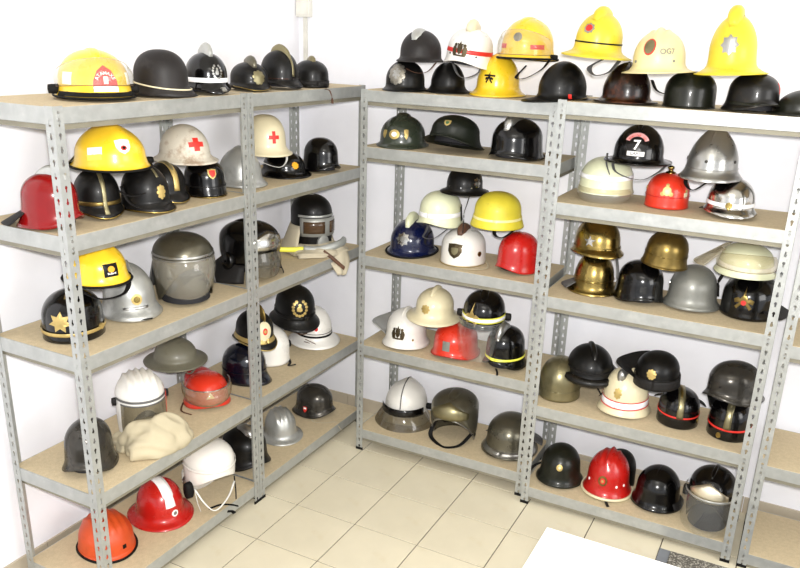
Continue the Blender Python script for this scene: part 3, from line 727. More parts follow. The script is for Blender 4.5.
ROWS = ['top', 'second', 'third', 'fourth', 'bottom']
def make_shell(d):
    T = dict(TYPES[d['typ']]); 
    if d['mod']: T.update(d['mod'])
    return Shell(T, d['ridges'])
def build_helmet(d, place):
    x, y, z, yaw, sx, sz = place
    root = empty(d['name'], (x, y, z)); root.rotation_euler = Euler((math.radians(d['tilt'][0]), math.radians(d['tilt'][1]), yaw), 'XYZ')
    g = d['shelf'][0]
    tag(root, d['label'], d['cat'], GROUPS[g] + ', ' + ROWS[int(d['shelf'][1]) - 1] + ' shelf')
    S = make_shell(d); h = H(root, S, sx, sz)
    h.add('shell', S.V, S.F, d['m'], solid=.003)
    if d['liner']: p_liner(h)
    for p in d['parts']:
        n, kw = (p, {}) if isinstance(p, str) else (p[0], dict(p[1]))
        PARTS[n](h, **kw)
    return root
# where each helmet stands: x, y, z, turn, size in plan, size in height
PLACE = {
 1: (-0.1525, 0.297, 1.798, -0.5233, 0.9873, 0.9073),
 2: (-0.0929, 0.5374, 1.798, 0.276, 0.786, 0.9501),
 3: (-0.0945, 0.7728, 1.798, -0.4385, 0.7359, 0.8916),
 4: (-0.1121, 1.0487, 1.798, -0.5229, 0.7246, 0.6623),
 5: (-0.0978, 1.2356, 1.798, -0.2097, 0.7306, 0.8871),
 6: (-0.09, 1.4604, 1.798, -0.6311, 0.7449, 0.6962),
 7: (-0.1585, 0.0829, 1.4131, 0.3395, 0.6948, 1.0028),
 8: (-0.17, 0.3536, 1.5633, -0.3243, 1.0113, 0.8596),
 9: (-0.1728, 0.2815, 1.4131, -0.4447, 0.7273, 0.9536),
 10: (-0.0913, 0.4212, 1.4131, -0.1155, 0.7698, 0.9569),
 11: (-0.1713, 0.6029, 1.4131, -0.2789, 0.7033, 0.8516),
 12: (-0.2, 0.7502, 1.5432, -0.3392, 0.8528, 0.7192),
 13: (-0.1369, 0.7833, 1.4131, -0.4655, 0.7522, 0.837),
 14: (-0.167, 1.0392, 1.4131, -0.299, 0.8121, 0.7595),
 15: (-0.2, 1.2613, 1.5163, -0.4702, 0.8148, 0.9031),
 16: (-0.1729, 1.3592, 1.4131, -0.5969, 0.8694, 0.742),
 17: (-0.0921, 1.5445, 1.4131, -0.2242, 0.689, 0.8384),
 18: (-0.2091, 0.1593, 1.0124, -0.9272, 0.965, 0.8776),
 19: (-0.17, 0.2492, 1.1876, -0.3321, 0.8554, 0.7749),
 20: (-0.2164, 0.4241, 1.0124, -0.4708, 0.8856, 0.9405),
 21: (-0.1445, 0.6443, 1.0124, -0.5736, 0.9857, 1.1452),
 22: (-0.1326, 1.0435, 1.0124, -0.203, 1.049, 1.0074),
 23: (-0.1725, 1.5802, 1.0124, -0.5957, 0.8552, 1.1238),
 24: (-0.1837, 0.1431, 0.5031, -1.0331, 0.766, 0.9966),
 25: (-0.1721, 0.394, 0.5031, -0.5783, 0.7851, 1.1807),
 26: (-0.3, 0.7279, 0.6898, -0.5389, 0.8821, 0.7465),
 27: (-0.1829, 0.7773, 0.5031, -0.6979, 0.843, 0.7833),
 28: (-0.1982, 1.0558, 0.5031, 0.0192, 0.8799, 1.0237),
 29: (-0.2421, 1.2983, 0.5031, -0.3275, 0.9442, 1.0452),
 30: (-0.19, 1.1234, 0.663, -0.2742, 0.8059, 0.9391),
 31: (-0.2, 1.4603, 0.667, -0.537, 0.9694, 0.9148),
 32: (-0.1961, 1.6311, 0.5031, -0.6678, 0.8922, 1.0337),
 33: (-0.3, 0.866, 0.5031, -0.4802, 0.6456, 0.5784),
 34: (-0.239, 0.2202, 0.0929, -0.3437, 0.9502, 0.7525),
 35: (-0.2108, 0.4871, 0.0929, -0.3476, 0.8735, 0.8887),
 36: (-0.0938, 0.6693, 0.0929, -0.4167, 0.9096, 1.2262),
 37: (-0.1746, 1.0057, 0.0929, -0.3609, 0.929, 1.0425),
 38: (-0.1903, 1.3117, 0.0929, -0.6203, 0.7451, 0.8322),
 39: (-0.1845, 1.6184, 0.0929, -0.0227, 0.8116, 0.8715),
 40: (0.3585, 1.6497, 1.9216, -1.4958, 0.8593, 0.8045),
 41: (0.2979, 1.6274, 1.798, -1.4782, 0.8205, 0.8645),
 42: (0.4706, 1.7039, 1.798, -1.0587, 0.7089, 0.7761),
 43: (0.5755, 1.6697, 1.9119, -1.5179, 0.8889, 0.8929),
 44: (0.6992, 1.7259, 1.798, -1.4861, 0.8585, 0.9247),
 45: (0.8317, 1.6897, 1.9461, -1.6924, 0.9377, 0.9327),
 46: (1.0186, 1.6197, 1.798, 0.8101, 0.8702, 0.9766),
 47: (1.1493, 1.5838, 1.9721, -1.7031, 0.931, 0.8463),
 48: (1.2818, 1.5836, 1.81, -1.1838, 0.9053, 0.8966),
 49: (1.3937, 1.5688, 1.9273, -1.6356, 0.8875, 0.8957),
 50: (1.5132, 1.6148, 1.81, -1.4298, 0.9086, 0.7903),
 51: (1.6492, 1.5638, 1.9311, -1.6093, 0.8722, 1.0063),
 52: (1.7374, 1.5738, 1.81, -0.939, 0.7749, 0.7923),
 53: (1.9086, 1.5738, 1.81, -2.5982, 0.8094, 0.5441),
 54: (0.2715, 1.6715, 1.5503, -1.3377, 0.9981, 0.8593),
 55: (0.5514, 1.6197, 1.5797, -1.6806, 0.9681, 0.747),
 56: (0.8368, 1.6386, 1.5503, -1.7238, 0.9657, 0.9526),
 57: (0.5813, 1.6997, 1.3619, -1.3481, 0.8248, 0.8428),
 58: (0.4764, 1.6797, 1.2057, -1.7381, 0.8569, 0.9515),
 59: (0.7576, 1.6797, 1.2404, -1.3573, 1.0185, 0.9077),
 60: (0.3117, 1.7289, 1.0419, -1.459, 1.0165, 0.9714),
 61: (0.5923, 1.704, 1.0419, -1.4561, 1.0041, 0.9479),
 62: (0.8633, 1.6983, 1.0419, -2.0159, 0.7885, 1.0713),
 63: (0.3242, 1.6731, 0.5842, -1.4902, 0.9077, 1.0336),
 64: (0.4727, 1.6697, 0.7504, -1.4917, 0.8822, 0.8019),
 65: (0.5915, 1.6796, 0.5842, -1.4882, 0.975, 0.9439),
 66: (0.7334, 1.6597, 0.7715, -1.314, 0.9274, 1.085),
 67: (0.8493, 1.664, 0.5842, -1.6948, 0.811, 1.1404),
 68: (0.2937, 1.7651, 0.1204, -1.3543, 1.049, 0.9549),
 69: (0.6003, 1.697, 0.1204, -1.4574, 1.0196, 1.0674),
 70: (0.8882, 1.7333, 0.1204, -1.572, 1.0594, 0.9988),
 71: (1.2227, 1.6838, 1.4428, -1.5221, 0.9995, 1.0044),
 72: (1.3464, 1.6438, 1.579, -1.4859, 0.9784, 0.9557),
 73: (1.4738, 1.6827, 1.4153, -1.5257, 0.8147, 0.8128),
 74: (1.6282, 1.6438, 1.5474, -1.6752, 0.9006, 0.8917),
 75: (1.7161, 1.6503, 1.4153, -1.2833, 0.8666, 0.8518),
 76: (1.2163, 1.6838, 1.1723, -0.9966, 0.9519, 0.8432),
 77: (1.2173, 1.6903, 1.0142, -1.4511, 0.8197, 1.0186),
 78: (1.419, 1.6634, 1.0142, -1.1245, 0.8678, 1.0086),
 79: (1.5045, 1.6438, 1.1851, -1.5331, 0.8092, 0.835),
 80: (1.6252, 1.7074, 1.0142, -1.6414, 0.879, 0.9547),
 81: (1.8111, 1.6338, 1.2028, -1.3469, 0.9409, 0.784),
 82: (1.8462, 1.7239, 1.0142, -1.7427, 1.0316, 1.0007),
 83: (1.1252, 1.6597, 0.5041, -1.4924, 0.8984, 0.9709),
 84: (1.2466, 1.6838, 0.6326, -1.145, 0.9355, 0.789),
 85: (1.4222, 1.6582, 0.5041, -1.7884, 0.8779, 1.0898),
 86: (1.5468, 1.6338, 0.6673, -1.5804, 0.8702, 0.8411),
 87: (1.6495, 1.6665, 0.5041, -1.3682, 0.8286, 0.9114),
 88: (1.8509, 1.6438, 0.6653, -2.1621, 0.8783, 0.881),
 89: (1.8588, 1.6589, 0.5041, -1.6062, 0.8332, 0.9863),
 90: (1.1756, 1.6403, 0.0895, -1.4356, 0.8439, 0.955),
 91: (1.3966, 1.6566, 0.0895, -1.5713, 0.8663, 1.0344),
 92: (1.618, 1.6699, 0.0895, -1.673, 0.8766, 0.8959),
 93: (1.8432, 1.6005, 0.0895, -1.6705, 0.8225, 1.0777),
 94: (1.4287, 1.7538, 0.0895, -1.411, 0.6944, 0.9536),
}
D = dict
HF = helmet
# ---------------- left row, top shelf
HF(1, 'fire_helmet', 'yellow brimmed fire helmet with raised clear face shield and red arched badge', 'L1', (53, 49, 136, 99), 'fire_brim', 12, 'yellow', [
    ('comb', D(x0=-.1, x1=.11, hgt=.008, w=.016, m='yellow')), ('rim', D(r=.004, m='rubber')),
    ('raised', D(a=88, t0=.34, t1=.74, off=.010, m='clear_plastic')), ('text', D(s='ATAMAXE', az=4, z=.068, size=.011, arcr=.020, dy=.020, off=.0042)),
    ('arch', D(az=4, z=.038, w=.058, hh=.062, m='decal_red')), ('rect', D(az=4, z=.072, w=.010, hh=.018, off=.0045)), ('rect', D(az=4, z=.043, w=.056, hh=.013, off=.0045)),
    ('rect', D(az=-58, z=.075, w=.032, hh=.03)), ('rect', D(az=52, z=.075, w=.016, hh=.03)), ('band', D(z=.020, w=.022, m='rubber', a0=-75, a1=75, off=.005, name='goggle_strap')),
    ('ears', D(m='rubber', z=.035, r=.014, y=.122))], tilt=(0, 0))
HF(2, 'steel_helmet', 'worn black steel helmet with a cream cord round it, peak towards the corner', 'L1', (133, 49, 198, 97), 'bowl', 62, 'steel_black', [
    ('cord', D(z=.040, r=.003, m='cream', tilt=-.012)), ('liner', {})], mod=D(F=[(.002,-.022),(.006,-.034),(.044,-.062)], S=[(.002,-.024),(.004,-.042),(.014,-.062)]))
HF(3, 'fire_helmet', 'black fire helmet with white band, silver wreath badge and pale grey comb', 'L1', (183, 52, 231, 94), 'peak', 24, 'black', [
    ('comb', D(x0=-.075, x1=.07, hgt=.042, w=.020, m='silver_paint')), ('band', D(z=.058, w=.018, m='reflective')), ('wreath', D(az=4, z=.092, r=.02, m='brushed_silver')), ('band', D(z=.02, w=.012, m='leather', a0=-80, a1=80, off=.004, name='chin_strap')), ('rect', D(az=10, z=.02, w=.02, hh=.016, m='brushed_silver', off=.008, name='buckle'))])
HF(4, 'fire_helmet', 'small black leather helmet with large brass emblem and a dark comb', 'L1', (228, 62, 271, 91), 'peak', 22, 'satin_black', [
    ('comb', D(x0=-.05, x1=.09, hgt=.045, w=.022, m='bronze_steel')), ('blob', D(az=6, z=.082, r=.027, m='dull_brass', n=9)), ('rimarc', D(a0=-80, a1=80, r=.003, m='old_brass'))])
HF(5, 'fire_helmet', 'tall black helmet with a long brass comb running down to its peak', 'L1', (257, 50, 303, 89), 'peak', 42, 'satin_black', [
    ('comb', D(x0=-.07, x1=.1, hgt=.030, w=.013, m='dull_brass', peak=.45)), ('strip', D(x0=.05, x1=.105, w=.014, z_end=.06, m='dull_brass')), ('band', D(z=.05, w=.004, m='tortoise'))], mod=D(h=.175))
HF(6, 'fire_helmet', 'low round black helmet with small knob at the corner end of its shelf', 'L1', (293, 60, 329, 88), 'bowl', 20, 'satin_black', [
    ('comb', D(x0=-.05, x1=.06, hgt=.030, w=.018, m='dull_brass')), ('band', D(z=.022, w=.042, m='leather', off=.003)), ('strap', D(w=.007, m='brown_leather', pts=[(.04,.09,.01),(.11,.05,-.005),(.15,.06,-.01),(.165,.07,-.05),(.16,.075,-.09)]))])
# ---------------- left row, second shelf
HF(7, 'fire_helmet', 'glossy dark red helmet with silver comb and black leather neck guard', 'L2', (16, 172, 85, 230), 'steel', 58, 'dark_red', [
    ('comb', D(x0=-.06, x1=.10, hgt=.03, w=.024, m='silver_paint')), ('neck', D(a=55, z1=.055, z0=.012, flare=.10, m='leather'))])
HF(8, 'fire_helmet', 'yellow brimmed helmet with black edge and white shield badge, lying on two black helmets', 'L2', (68, 121, 152, 172), 'fire_brim', 24, 'yellow', [
    ('rim', D(r=.005, m='rubber')), ('shield', D(az=-3, z=.100, w=.034, hh=.040, m='decal_white')), ('disc', D(az=-3, z=.096, r=.007, m='decal_red', m2='decal_black', name='emblem', off=.004)), ('rect', D(az=-50, z=.085, w=.038, hh=.020, m='decal_white', roll=8)), ('rect', D(az=-50, z=.062, w=.038, hh=.016, m='reflective_yellow', roll=8)),
    ('strap', D(w=.009, pts=[(.03,.10,.01),(.08,.08,-.04),(.12,.05,-.085),(.09,.0,-.09),(.02,-.05,-.03),(-.02,-.09,.01)])), ('band', D(z=.004, w=.012, m='canvas', off=-.012, name='head_band')), ('ears', D(z=.02, r=.012, y=.13, az=1))],
   depth=.17, rest=(9, 10), mod=D(p=1.9), ridges=[(0, .014, .03, -.1, .11)])
HF(9, 'fire_helmet', 'black helmet with brass front spine and brass waistband under the yellow brimmed one', 'L2', (72, 168, 124, 219), 'peak', 16, 'satin_black', [
    ('strip', D(x0=-.09, x1=.10, w=.02, m='dull_brass', z_end=.02)), ('band', D(z=.055, w=.014, m='old_brass')), ('rimarc', D(a0=-90, a1=90, r=.003, m='brass'))])
HF(10, 'fire_helmet', 'black peaked helmet with square gold badge and gold peak edge, wrapped in a black strap', 'L2', (117, 164, 176, 213), 'brass', 38, 'satin_black', [
    ('rimarc', D(a0=-90, a1=90, r=.003, m='brass')), ('blob', D(az=0, z=.082, r=.017, m='gold', n=8)), ('strip', D(x0=.04, x1=.09, w=.012, m='dull_brass')), ('strap', D(w=.008, pts=[(-.02,-.11,.10),(.03,-.115,.05),(.09,-.09,.03),(.13,-.02,.028),(.13,.03,.04)]))])
HF(11, 'fire_helmet', 'black helmet with a wide brass comb between gold badge and red crest helmets', 'L2', (142, 162, 190, 203), 'peak', 30, 'satin_black', [
    ('strip', D(x0=-.08, x1=.1, w=.032, m='gold', z_end=.055)), ('comb', D(x0=-.08, x1=.095, hgt=.012, w=.014, m='dull_brass')), ('rimarc', D(a0=-90, a1=90, r=.003, m='brass'))])
HF(12, 'medic_helmet', 'rusty white brimmed helmet with a red cross, lying on black helmets', 'L2', (151, 124, 219, 165), 'brim', 28, 'rusty_white', [
    ('cross', D(az=-2, z=.100, s=.050, t=.019)), ('cord', D(z=.045, r=.0018, m='rusty_white'))], depth=.2, rest=(11, 13), mod=D(h=.19))
HF(13, 'fire_helmet', 'black helmet with red and silver crest and gold peak edge, under the rusty white helmet', 'L2', (184, 158, 227, 198), 'bowl', 22, 'black', [
    ('shield', D(az=-2, z=.108, w=.032, hh=.034, m='gold', m2='decal_red', k=.72)), ('rimarc', D(a0=-90, a1=90, r=.003, m='brass')), ('band', D(z=.05, w=.004, m='satin_black'))], mod=D(F=[(.003,-.024),(.010,-.046),(.016,-.066)]))
HF(14, 'fire_helmet', 'silver grey brimmed helmet partly hidden behind the middle upright', 'L2', (213, 147, 268, 188), 'conical', 34, 'silver_paint', [
    ('comb', D(x0=-.09, x1=.09, hgt=.012, w=.008, m='silver_paint')), ('blob', D(az=-14, z=.08, r=.018, m='dull_brass'))])
HF(15, 'medic_helmet', 'cream brimmed helmet with red cross and white chin strap, atop a black brimmed helmet', 'L2', (238, 114, 293, 157), 'brim', 26, 'cream', [
    ('cross', D(az=-4, z=.088, s=.042, t=.013)), ('strap', D(w=.006, m='strap_white', pts=[(.02,-.10,.01),(.05,-.06,-.03),(.09,.03,-.06),(.085,.08,-.035),(.05,.10,.01)]))], depth=.2, rest=(14, 16), mod=D(h=.185, p=2.5))
HF(16, 'fire_helmet', 'black wide brimmed helmet with small gold badge beneath the cream red cross helmet', 'L2', (256, 150, 312, 179), 'brim', 20, 'black', [
    ('blob', D(az=8, z=.072, n=9, r=.014, m='orange_yellow')), ('comb', D(x0=-.09, x1=.08, hgt=.006, w=.006, m='black'))], mod=D(h=.145))
HF(17, 'fire_helmet', 'plain glossy black bowl helmet standing alone near the corner', 'L2', (300, 137, 341, 172), 'steel', 44, 'black', [('ears', D(m='rubber', z=.035, r=.010, y=.112, az=1))], mod=D(h=.185))
# ---------------- left row, third shelf
HF(18, 'fire_helmet', 'black helmet with gold star badge and gold band behind the front upright', 'L3', (41, 287, 106, 344), 'bowl', -14, 'black', [
    ('star', D(az=-8, z=.088, n=7, r=.030, r2=.017, m='gold')), ('strip', D(x0=-.09, x1=.07, w=.012, m='old_brass')), ('band', D(z=.038, w=.014, m='gold', a0=-115, a1=115, off=.005, name='chin_chain')), ('disc', D(az=72, z=.04, r=.009, off=.006))], mod=D(h=.18))
HF(19, 'fire_helmet', 'yellow helmet with black edge and black square sticker, hung on its black strap', 'L3', (62, 240, 132, 288), 'fire_brim', 22, 'yellow', [
    ('rim', D(r=.006, m='rubber')), ('rect', D(az=2, z=.078, w=.042, hh=.042, m='decal_black')), ('disc', D(az=2, z=.082, r=.010, m='orange_yellow', off=.003, name='emblem')), ('text', D(s='Bullard', az=2, z=.064, size=.009, off=.0035)),
    ('strap', D(w=.010, pts=[(.0,.11,.01),(.05,.105,-.02),(.085,.06,-.055),(.08,-.03,-.06),(.03,-.09,-.02),(.0,-.11,.01)])), ('rivets', D(azs=(75, -60), z=.03, r=.006, m='rubber'))],
   depth=.17, rest=(18, 20), ridges=[(0, .006, .02, -.1, .1), (.05, .005, .014, -.1, .08), (-.05, .005, .014, -.1, .08)], mod=D(h=.175))
HF(20, 'fire_helmet', 'silver painted helmet with round gold badge, leaning against the yellow one', 'L3', (97, 262, 163, 322), 'conical', 16, 'silver_paint', [
    ('comb', D(x0=-.09, x1=.09, hgt=.014, w=.007, m='silver_paint')), ('disc', D(az=-2, z=.082, r=.016, m='gold', m2='brass')), ('band', D(z=.048, w=.010, m='brushed_silver', a0=-30, a1=20, off=.002, name='name_plate')), ('strap', D(w=.008, pts=[(.12,-.02,.004),(.15,.0,.008),(.165,.04,.012)]))])
HF(21, 'fire_helmet', 'grey bronze helmet with a cloudy bubble shaped face shield hanging before it', 'L3', (152, 231, 214, 300), 'jet', 14, 'bronze_steel', [
    ('bubble', D(a=88, z1=.165, z0=.004, bulge=.02, m='milky_plastic')), ('band', D(z=.175, w=.008, m='brushed_silver', a0=-100, a1=100, off=.003, name='visor_rail')), ('neck', D(a=80, z1=.14, z0=.03, flare=.035, off=.002, m='grey_leather'))])
HF(22, 'fire_helmet', 'shiny black enclosed helmet with silver brow plate on a black neck cloth', 'L3', (219, 219, 280, 278), 'jet', 40, 'black', [
    ('faceguard', D(m='chrome')), ('comb', D(x0=-.1, x1=.08, hgt=.010, w=.022, m='black')), ('ears', D(m='black', z=.09, r=.032, y=.108)), ('neck', D(a=125, z1=.08, z0=.0, flare=.10, m='leather')), ('visor', D(a=40, z1=.13, z0=.02, off=-.004, m='smoke_plastic')), ('rect', D(az=30, z=.16, w=.03, hh=.05, m='brass', name='side_plate', off=.004))], mod=D(h=.245, S=[(.001,-.040),(-.008,-.090),(-.024,-.155)], B=[(-.004,-.050),(-.014,-.100),(-.026,-.165)]), liner=False)
HF(23, 'smoke_helmet', 'black smoke diving helmet with metal framed windows, canvas collar and yellow grey air hose', 'L3', (291, 193, 332, 252), 'jet', 22, 'satin_black', [
    ('knob', D(hgt=.010, r=.014, m='brushed_silver')), ('band', D(z=.118, w=.080, m='silver_paint', a0=-52, a1=62, off=.010, name='window_frame')), ('band', D(z=.118, w=.052, m='smoked_glass', a0=-42, a1=10, off=.0135, name='window_pane')), ('band', D(z=.118, w=.052, m='smoked_glass', a0=24, a1=54, off=.0135, name='window_pane')),
    ('rivets', D(azs=(-50, -30, -10, 10, 30, 50), z=.152, r=.003)), ('band', D(z=.165, w=.010, m='silver_paint', a0=-60, a1=66, off=.004, name='upper_rail')),
    ('disc', D(az=8, z=.050, r=.026, m='silver_paint', name='mouth_cap', off=.012)),
    ('tube', D(pts=[(.13,-.10,.03),(.165,-.04,.028),(.175,.04,.036),(.16,.12,.05),(.14,.14,.056)], r=.017)), ('tube', D(pts=[(.05,-.27,.028),(.09,-.18,.026),(.13,-.10,.03)], r=.011, m='reflective_yellow', name='hose_sleeve')),
    ('neck', D(a=70, z1=.12, z0=.0, flare=.06, m='pale_canvas', off=.004, name='collar', az0=235)), ('neck', D(a=45, z1=.06, z0=.0, flare=.03, m='pale_canvas', off=.004, name='collar', az0=90)),
    ('hood', D(c=(.10, .0, .012), r=(.12, .17, .035), m='pale_canvas', name='bib')), ('sheet', D(pts=[((.14, -.01, .02), (.10, .13, .03)), ((.20, .0, .01), (.17, .15, .018)), ((.225, .03, -.03), (.205, .15, -.03)), ((.225, .07, -.08), (.215, .12, -.085))])), ('tube', D(pts=[(.20, -.01, .026), (.225, .03, .0), (.235, .10, -.05)], r=.009, m='brown_leather', name='strap'))],
    mod=D(h=.245, z0=.165, F=[(.000,-.050),(-.004,-.110),(-.012,-.155)]))
# ---------------- left row, fourth shelf
HF(24, 'steel_helmet', 'worn dark steel helmet behind the front upright, beside the canvas hood', 'L4', (62, 416, 119, 472), 'steel', -20, 'dark_steel', [('strip', D(x0=-.1, x1=.1, w=.010, m='dark_steel', off=.002))], mod=D(h=.185))
HF(25, 'breathing_hood_helmet', 'ribbed white helmet with square visor and a crumpled canvas hood falling in front', 'L4', (115, 367, 166, 440), 'jet', 10, 'white', [
    ('visor', D(a=62, z1=.155, z0=.03, off=.004, m='smoke_plastic', edge='grey_leather', k=.3)), ('band', D(z=.168, w=.008, m='grey_leather', a0=-80, a1=80, off=.003, name='visor_rail')), ('band', D(z=.12, w=.10, m='orange_red', a0=66, a1=84, off=.004, name='side_strip')),
    ('ears', D(m='leather', z=.15, r=.012, y=.114)), ('disc', D(az=0, z=.19, r=.010, m='white', name='stud')), ('hood', D(c=(.145, .035, .035), r=(.105, .16, .085))), ('hood', D(c=(.03, .0, .02), r=(.12, .15, .045), seed=8)), ('hood', D(c=(.07, .19, .012), r=(.035, .04, .012), m='pale_canvas', seed=5, name='tie_tape'))], ridges=[(-.06, .009, .008, -.1, .12), (-.03, .009, .008, -.1, .12), (0, .009, .008, -.1, .12), (.03, .009, .008, -.1, .12), (.06, .009, .008, -.1, .12)])
HF(26, 'tin_hat', 'flat olive brimmed steel tin hat with a strap looped beneath', 'L4', (143, 337, 208, 372), 'tin_hat', 15, 'olive', [
    ('strap', D(w=.007, m='olive', pts=[(.0,-.10,.01),(.06,-.06,-.04),(.09,.0,-.03),(.10,.04,-.05),(.06,.09,-.01)]))], depth=.30, rest=(30,), mod=D(h=.13))
HF(27, 'motorcycle_helmet', 'bright orange red helmet with white triangle sticker and amber wraparound shield', 'L4', (183, 370, 231, 409), 'din', 8, 'orange_red', [
    ('tri', D(az=0, z=.090, s=.030)), ('bubble', D(a=105, z1=.125, z0=.0, bulge=.032, m='amber_plastic', off=.020)), ('band', D(z=.036, w=.004, m='grey_leather', off=.004)), ('strap', D(pts=[(.0,-.12,.01),(.08,-.14,.004),(.14,-.10,.004)], m='brown_leather', w=.005))])
HF(28, 'fire_helmet', 'dark navy glossy helmet with peak turned towards the corner', 'L4', (222, 342, 272, 387), 'bowl', 52, 'dark_navy', [('band', D(z=.058, w=.004, m='dark_navy', off=.003))], mod=D(F=[(.003,-.024),(.014,-.042),(.040,-.066)]))
HF(29, 'fire_helmet', 'plain white helmet with black straps under the gold banded black helmet', 'L4', (247, 324, 290, 367), 'bowl', 34, 'white', [
    ('strap', D(w=.007, pts=[(.06,.08,.01),(.12,.05,.006),(.15,.02,.006),(.17,.05,.01)])), ('ears', D(m='rubber', z=.05, r=.016, y=.115, az=1))])
HF(30, 'ceremonial_helmet', 'black helmet with gold band, white rosette badge and tall brass crest', 'L4', (232, 309, 277, 351), 'peak', 36, 'satin_black', [
    ('comb', D(x0=-.07, x1=.09, hgt=.055, w=.010, m='old_brass')), ('band', D(z=.045, w=.022, m='gold')), ('disc', D(az=-6, z=.095, r=.03, ry=.036, m='cream', m2='decal_red', r2=.35)), ('disc', D(az=-6, z=.095, r=.006, m='gold', off=.005)), ('rimarc', D(a0=-90, a1=90, r=.003, m='gold')), ('strap', D(w=.008, pts=[(-.12,0,.03),(-.15,0,.03),(-.17,0,.028)]))], depth=.19, rest=(28, 29), tilt=(0, 6))
HF(31, 'police_helmet', 'tall black brimmed helmet with a gold wreath badge', 'L4', (269, 284, 320, 333), 'police', 24, 'satin_black', [
    ('wreath', D(az=-12, z=.125, r=.030, m='gold')), ('band', D(z=.066, w=.018, m='satin_black', off=.003)), ('strap', D(w=.004, m='brown_leather', pts=[(.02,-.08,.01),(.06,-.04,-.03),(.09,.02,-.045),(.07,.07,-.01)]))], depth=.2, rest=(29, 32), tilt=(0, 8))
HF(32, 'fire_helmet', 'white brimmed helmet with two thin black bands and a tiny red emblem', 'L4', (288, 305, 340, 350), 'tall_comb', 18, 'white', [
    ('band', D(z=.052, w=.010, m='decal_black')), ('band', D(z=.066, w=.003, m='decal_black')), ('star', D(az=-12, z=.095, n=4, r=.020, r2=.010, m='decal_white', m2='decal_red')), ('knob', D(hgt=.012, r=.01, m='white')), ('strap', D(w=.005, m='brown_leather', pts=[(.09,-.09,.03),(.13,-.03,.02),(.11,-.09,.05)]))])
HF(33, 'fire_helmet', 'second red helmet, only a sliver of it showing under the olive tin hat', 'L4', (184, 366, 216, 398), 'bowl', 20, 'red', [], fit='top', depth=.30)
# ---------------- left row, bottom shelf
HF(34, 'safety_helmet', 'orange ribbed safety cap with dark edge behind the front upright', 'L5', (77, 508, 137, 563), 'cap', 20, 'orange', [('rim', D(r=.006, m='rubber')), ('rect', D(az=12, z=.055, w=.012, hh=.016, m='decal_black'))],
   ridges=[(-.055, .007, .008, -.1, .11), (-.028, .008, .008, -.1, .11), (0, .009, .008, -.1, .11), (.028, .008, .008, -.1, .11), (.055, .007, .008, -.1, .11)], mod=D(h=.18))
HF(35, 'safety_helmet', 'red full brimmed safety helmet with a broad white stripe over the crown', 'L5', (127, 476, 194, 532), 'hardhat', 24, 'red', [('strip', D(x0=-.09, x1=.09, w=.050, m='reflective', z_end=.085)), ('disc', D(az=8, z=.052, r=.012, m='decal_white', m2='grey_paint', r2=.55)), ('rivets', D(azs=(-40, -20), z=.05, r=.005, m='red'))], mod=D(h=.18))
HF(36, 'mine_rescue_helmet', 'plain white helmet with black ear cup and a black and white chin harness', 'L5', (183, 436, 235, 490), 'jet', 24, 'white', [
    ('ears', D(z=.085, r=.026, y=.118, x=.03, az=-1)), ('band', D(z=.165, w=.010, m='white', a0=-110, a1=110, off=.004)), ('band', D(z=.085, w=.05, m='strap_white', a0=-150, a1=150, off=-.012, name='head_band')), ('rect', D(az=-60, z=.10, w=.03, hh=.02, m='decal_red')), ('strap', D(w=.005, m='strap_white', pts=[(.05,-.10,.09),(.10,-.08,.05),(.13,-.04,.02),(.12,.03,.05),(.07,.09,.08)])), ('strap', D(w=.008, m='rubber', pts=[(.10,-.06,.02),(.12,-.01,.03),(.13,.04,.02),(.14,.07,.01)])), ('strap', D(w=.003, m='strap_white', pts=[(.05,-.10,.09),(.06,-.095,.04),(.07,-.085,.004)])), ('strap', D(w=.003, m='rubber', pts=[(.05,.10,.09),(.08,.09,.05),(.10,.08,.02)])), ('strap', D(w=.010, m='rubber', pts=[(.14,.015,.004),(.155,.03,.006),(.17,.035,.004)]))], mod=D(S=[(.001,-.030),(-.001,-.055),(-.004,-.075)], B=[(.000,-.060),(-.006,-.110),(-.010,-.165)]), liner=False)
HF(37, 'fire_helmet', 'black helmet with a silver comb, half hidden by the middle upright', 'L5', (218, 424, 271, 472), 'steel', 30, 'satin_black', [('comb', D(x0=-.05, x1=.085, hgt=.03, w=.026, m='brushed_silver'))])
HF(38, 'safety_helmet', 'polished aluminium full brimmed helmet with fan shaped ribs', 'L5', (258, 405, 303, 446), 'hardhat', 18, 'silver_paint', [], mod=D(h=.175),
   ridges=[(-.05, .008, .006, -.08, .10), (-.017, .010, .006, -.08, .11), (.017, .010, .006, -.08, .11), (.05, .008, .006, -.08, .10)])
HF(39, 'steel_helmet', 'dark green grey steel helmet with small red and white shield, strap over the edge', 'L5', (292, 383, 336, 419), 'steel', 55, 'dark_steel', [('shield', D(az=-92, z=.055, w=.02, hh=.026, m='decal_red')), ('rect', D(az=-92, z=.064, w=.014, hh=.008, m='decal_white', off=.003)), ('strap', D(w=.004, m='pale_canvas', pts=[(.02,-.08,.01),(.08,-.13,.004),(.16,-.10,.004),(.20,-.06,.004),(.24,-.06,-.03),(.26,-.05,-.05)]))], mod=D(h=.18))
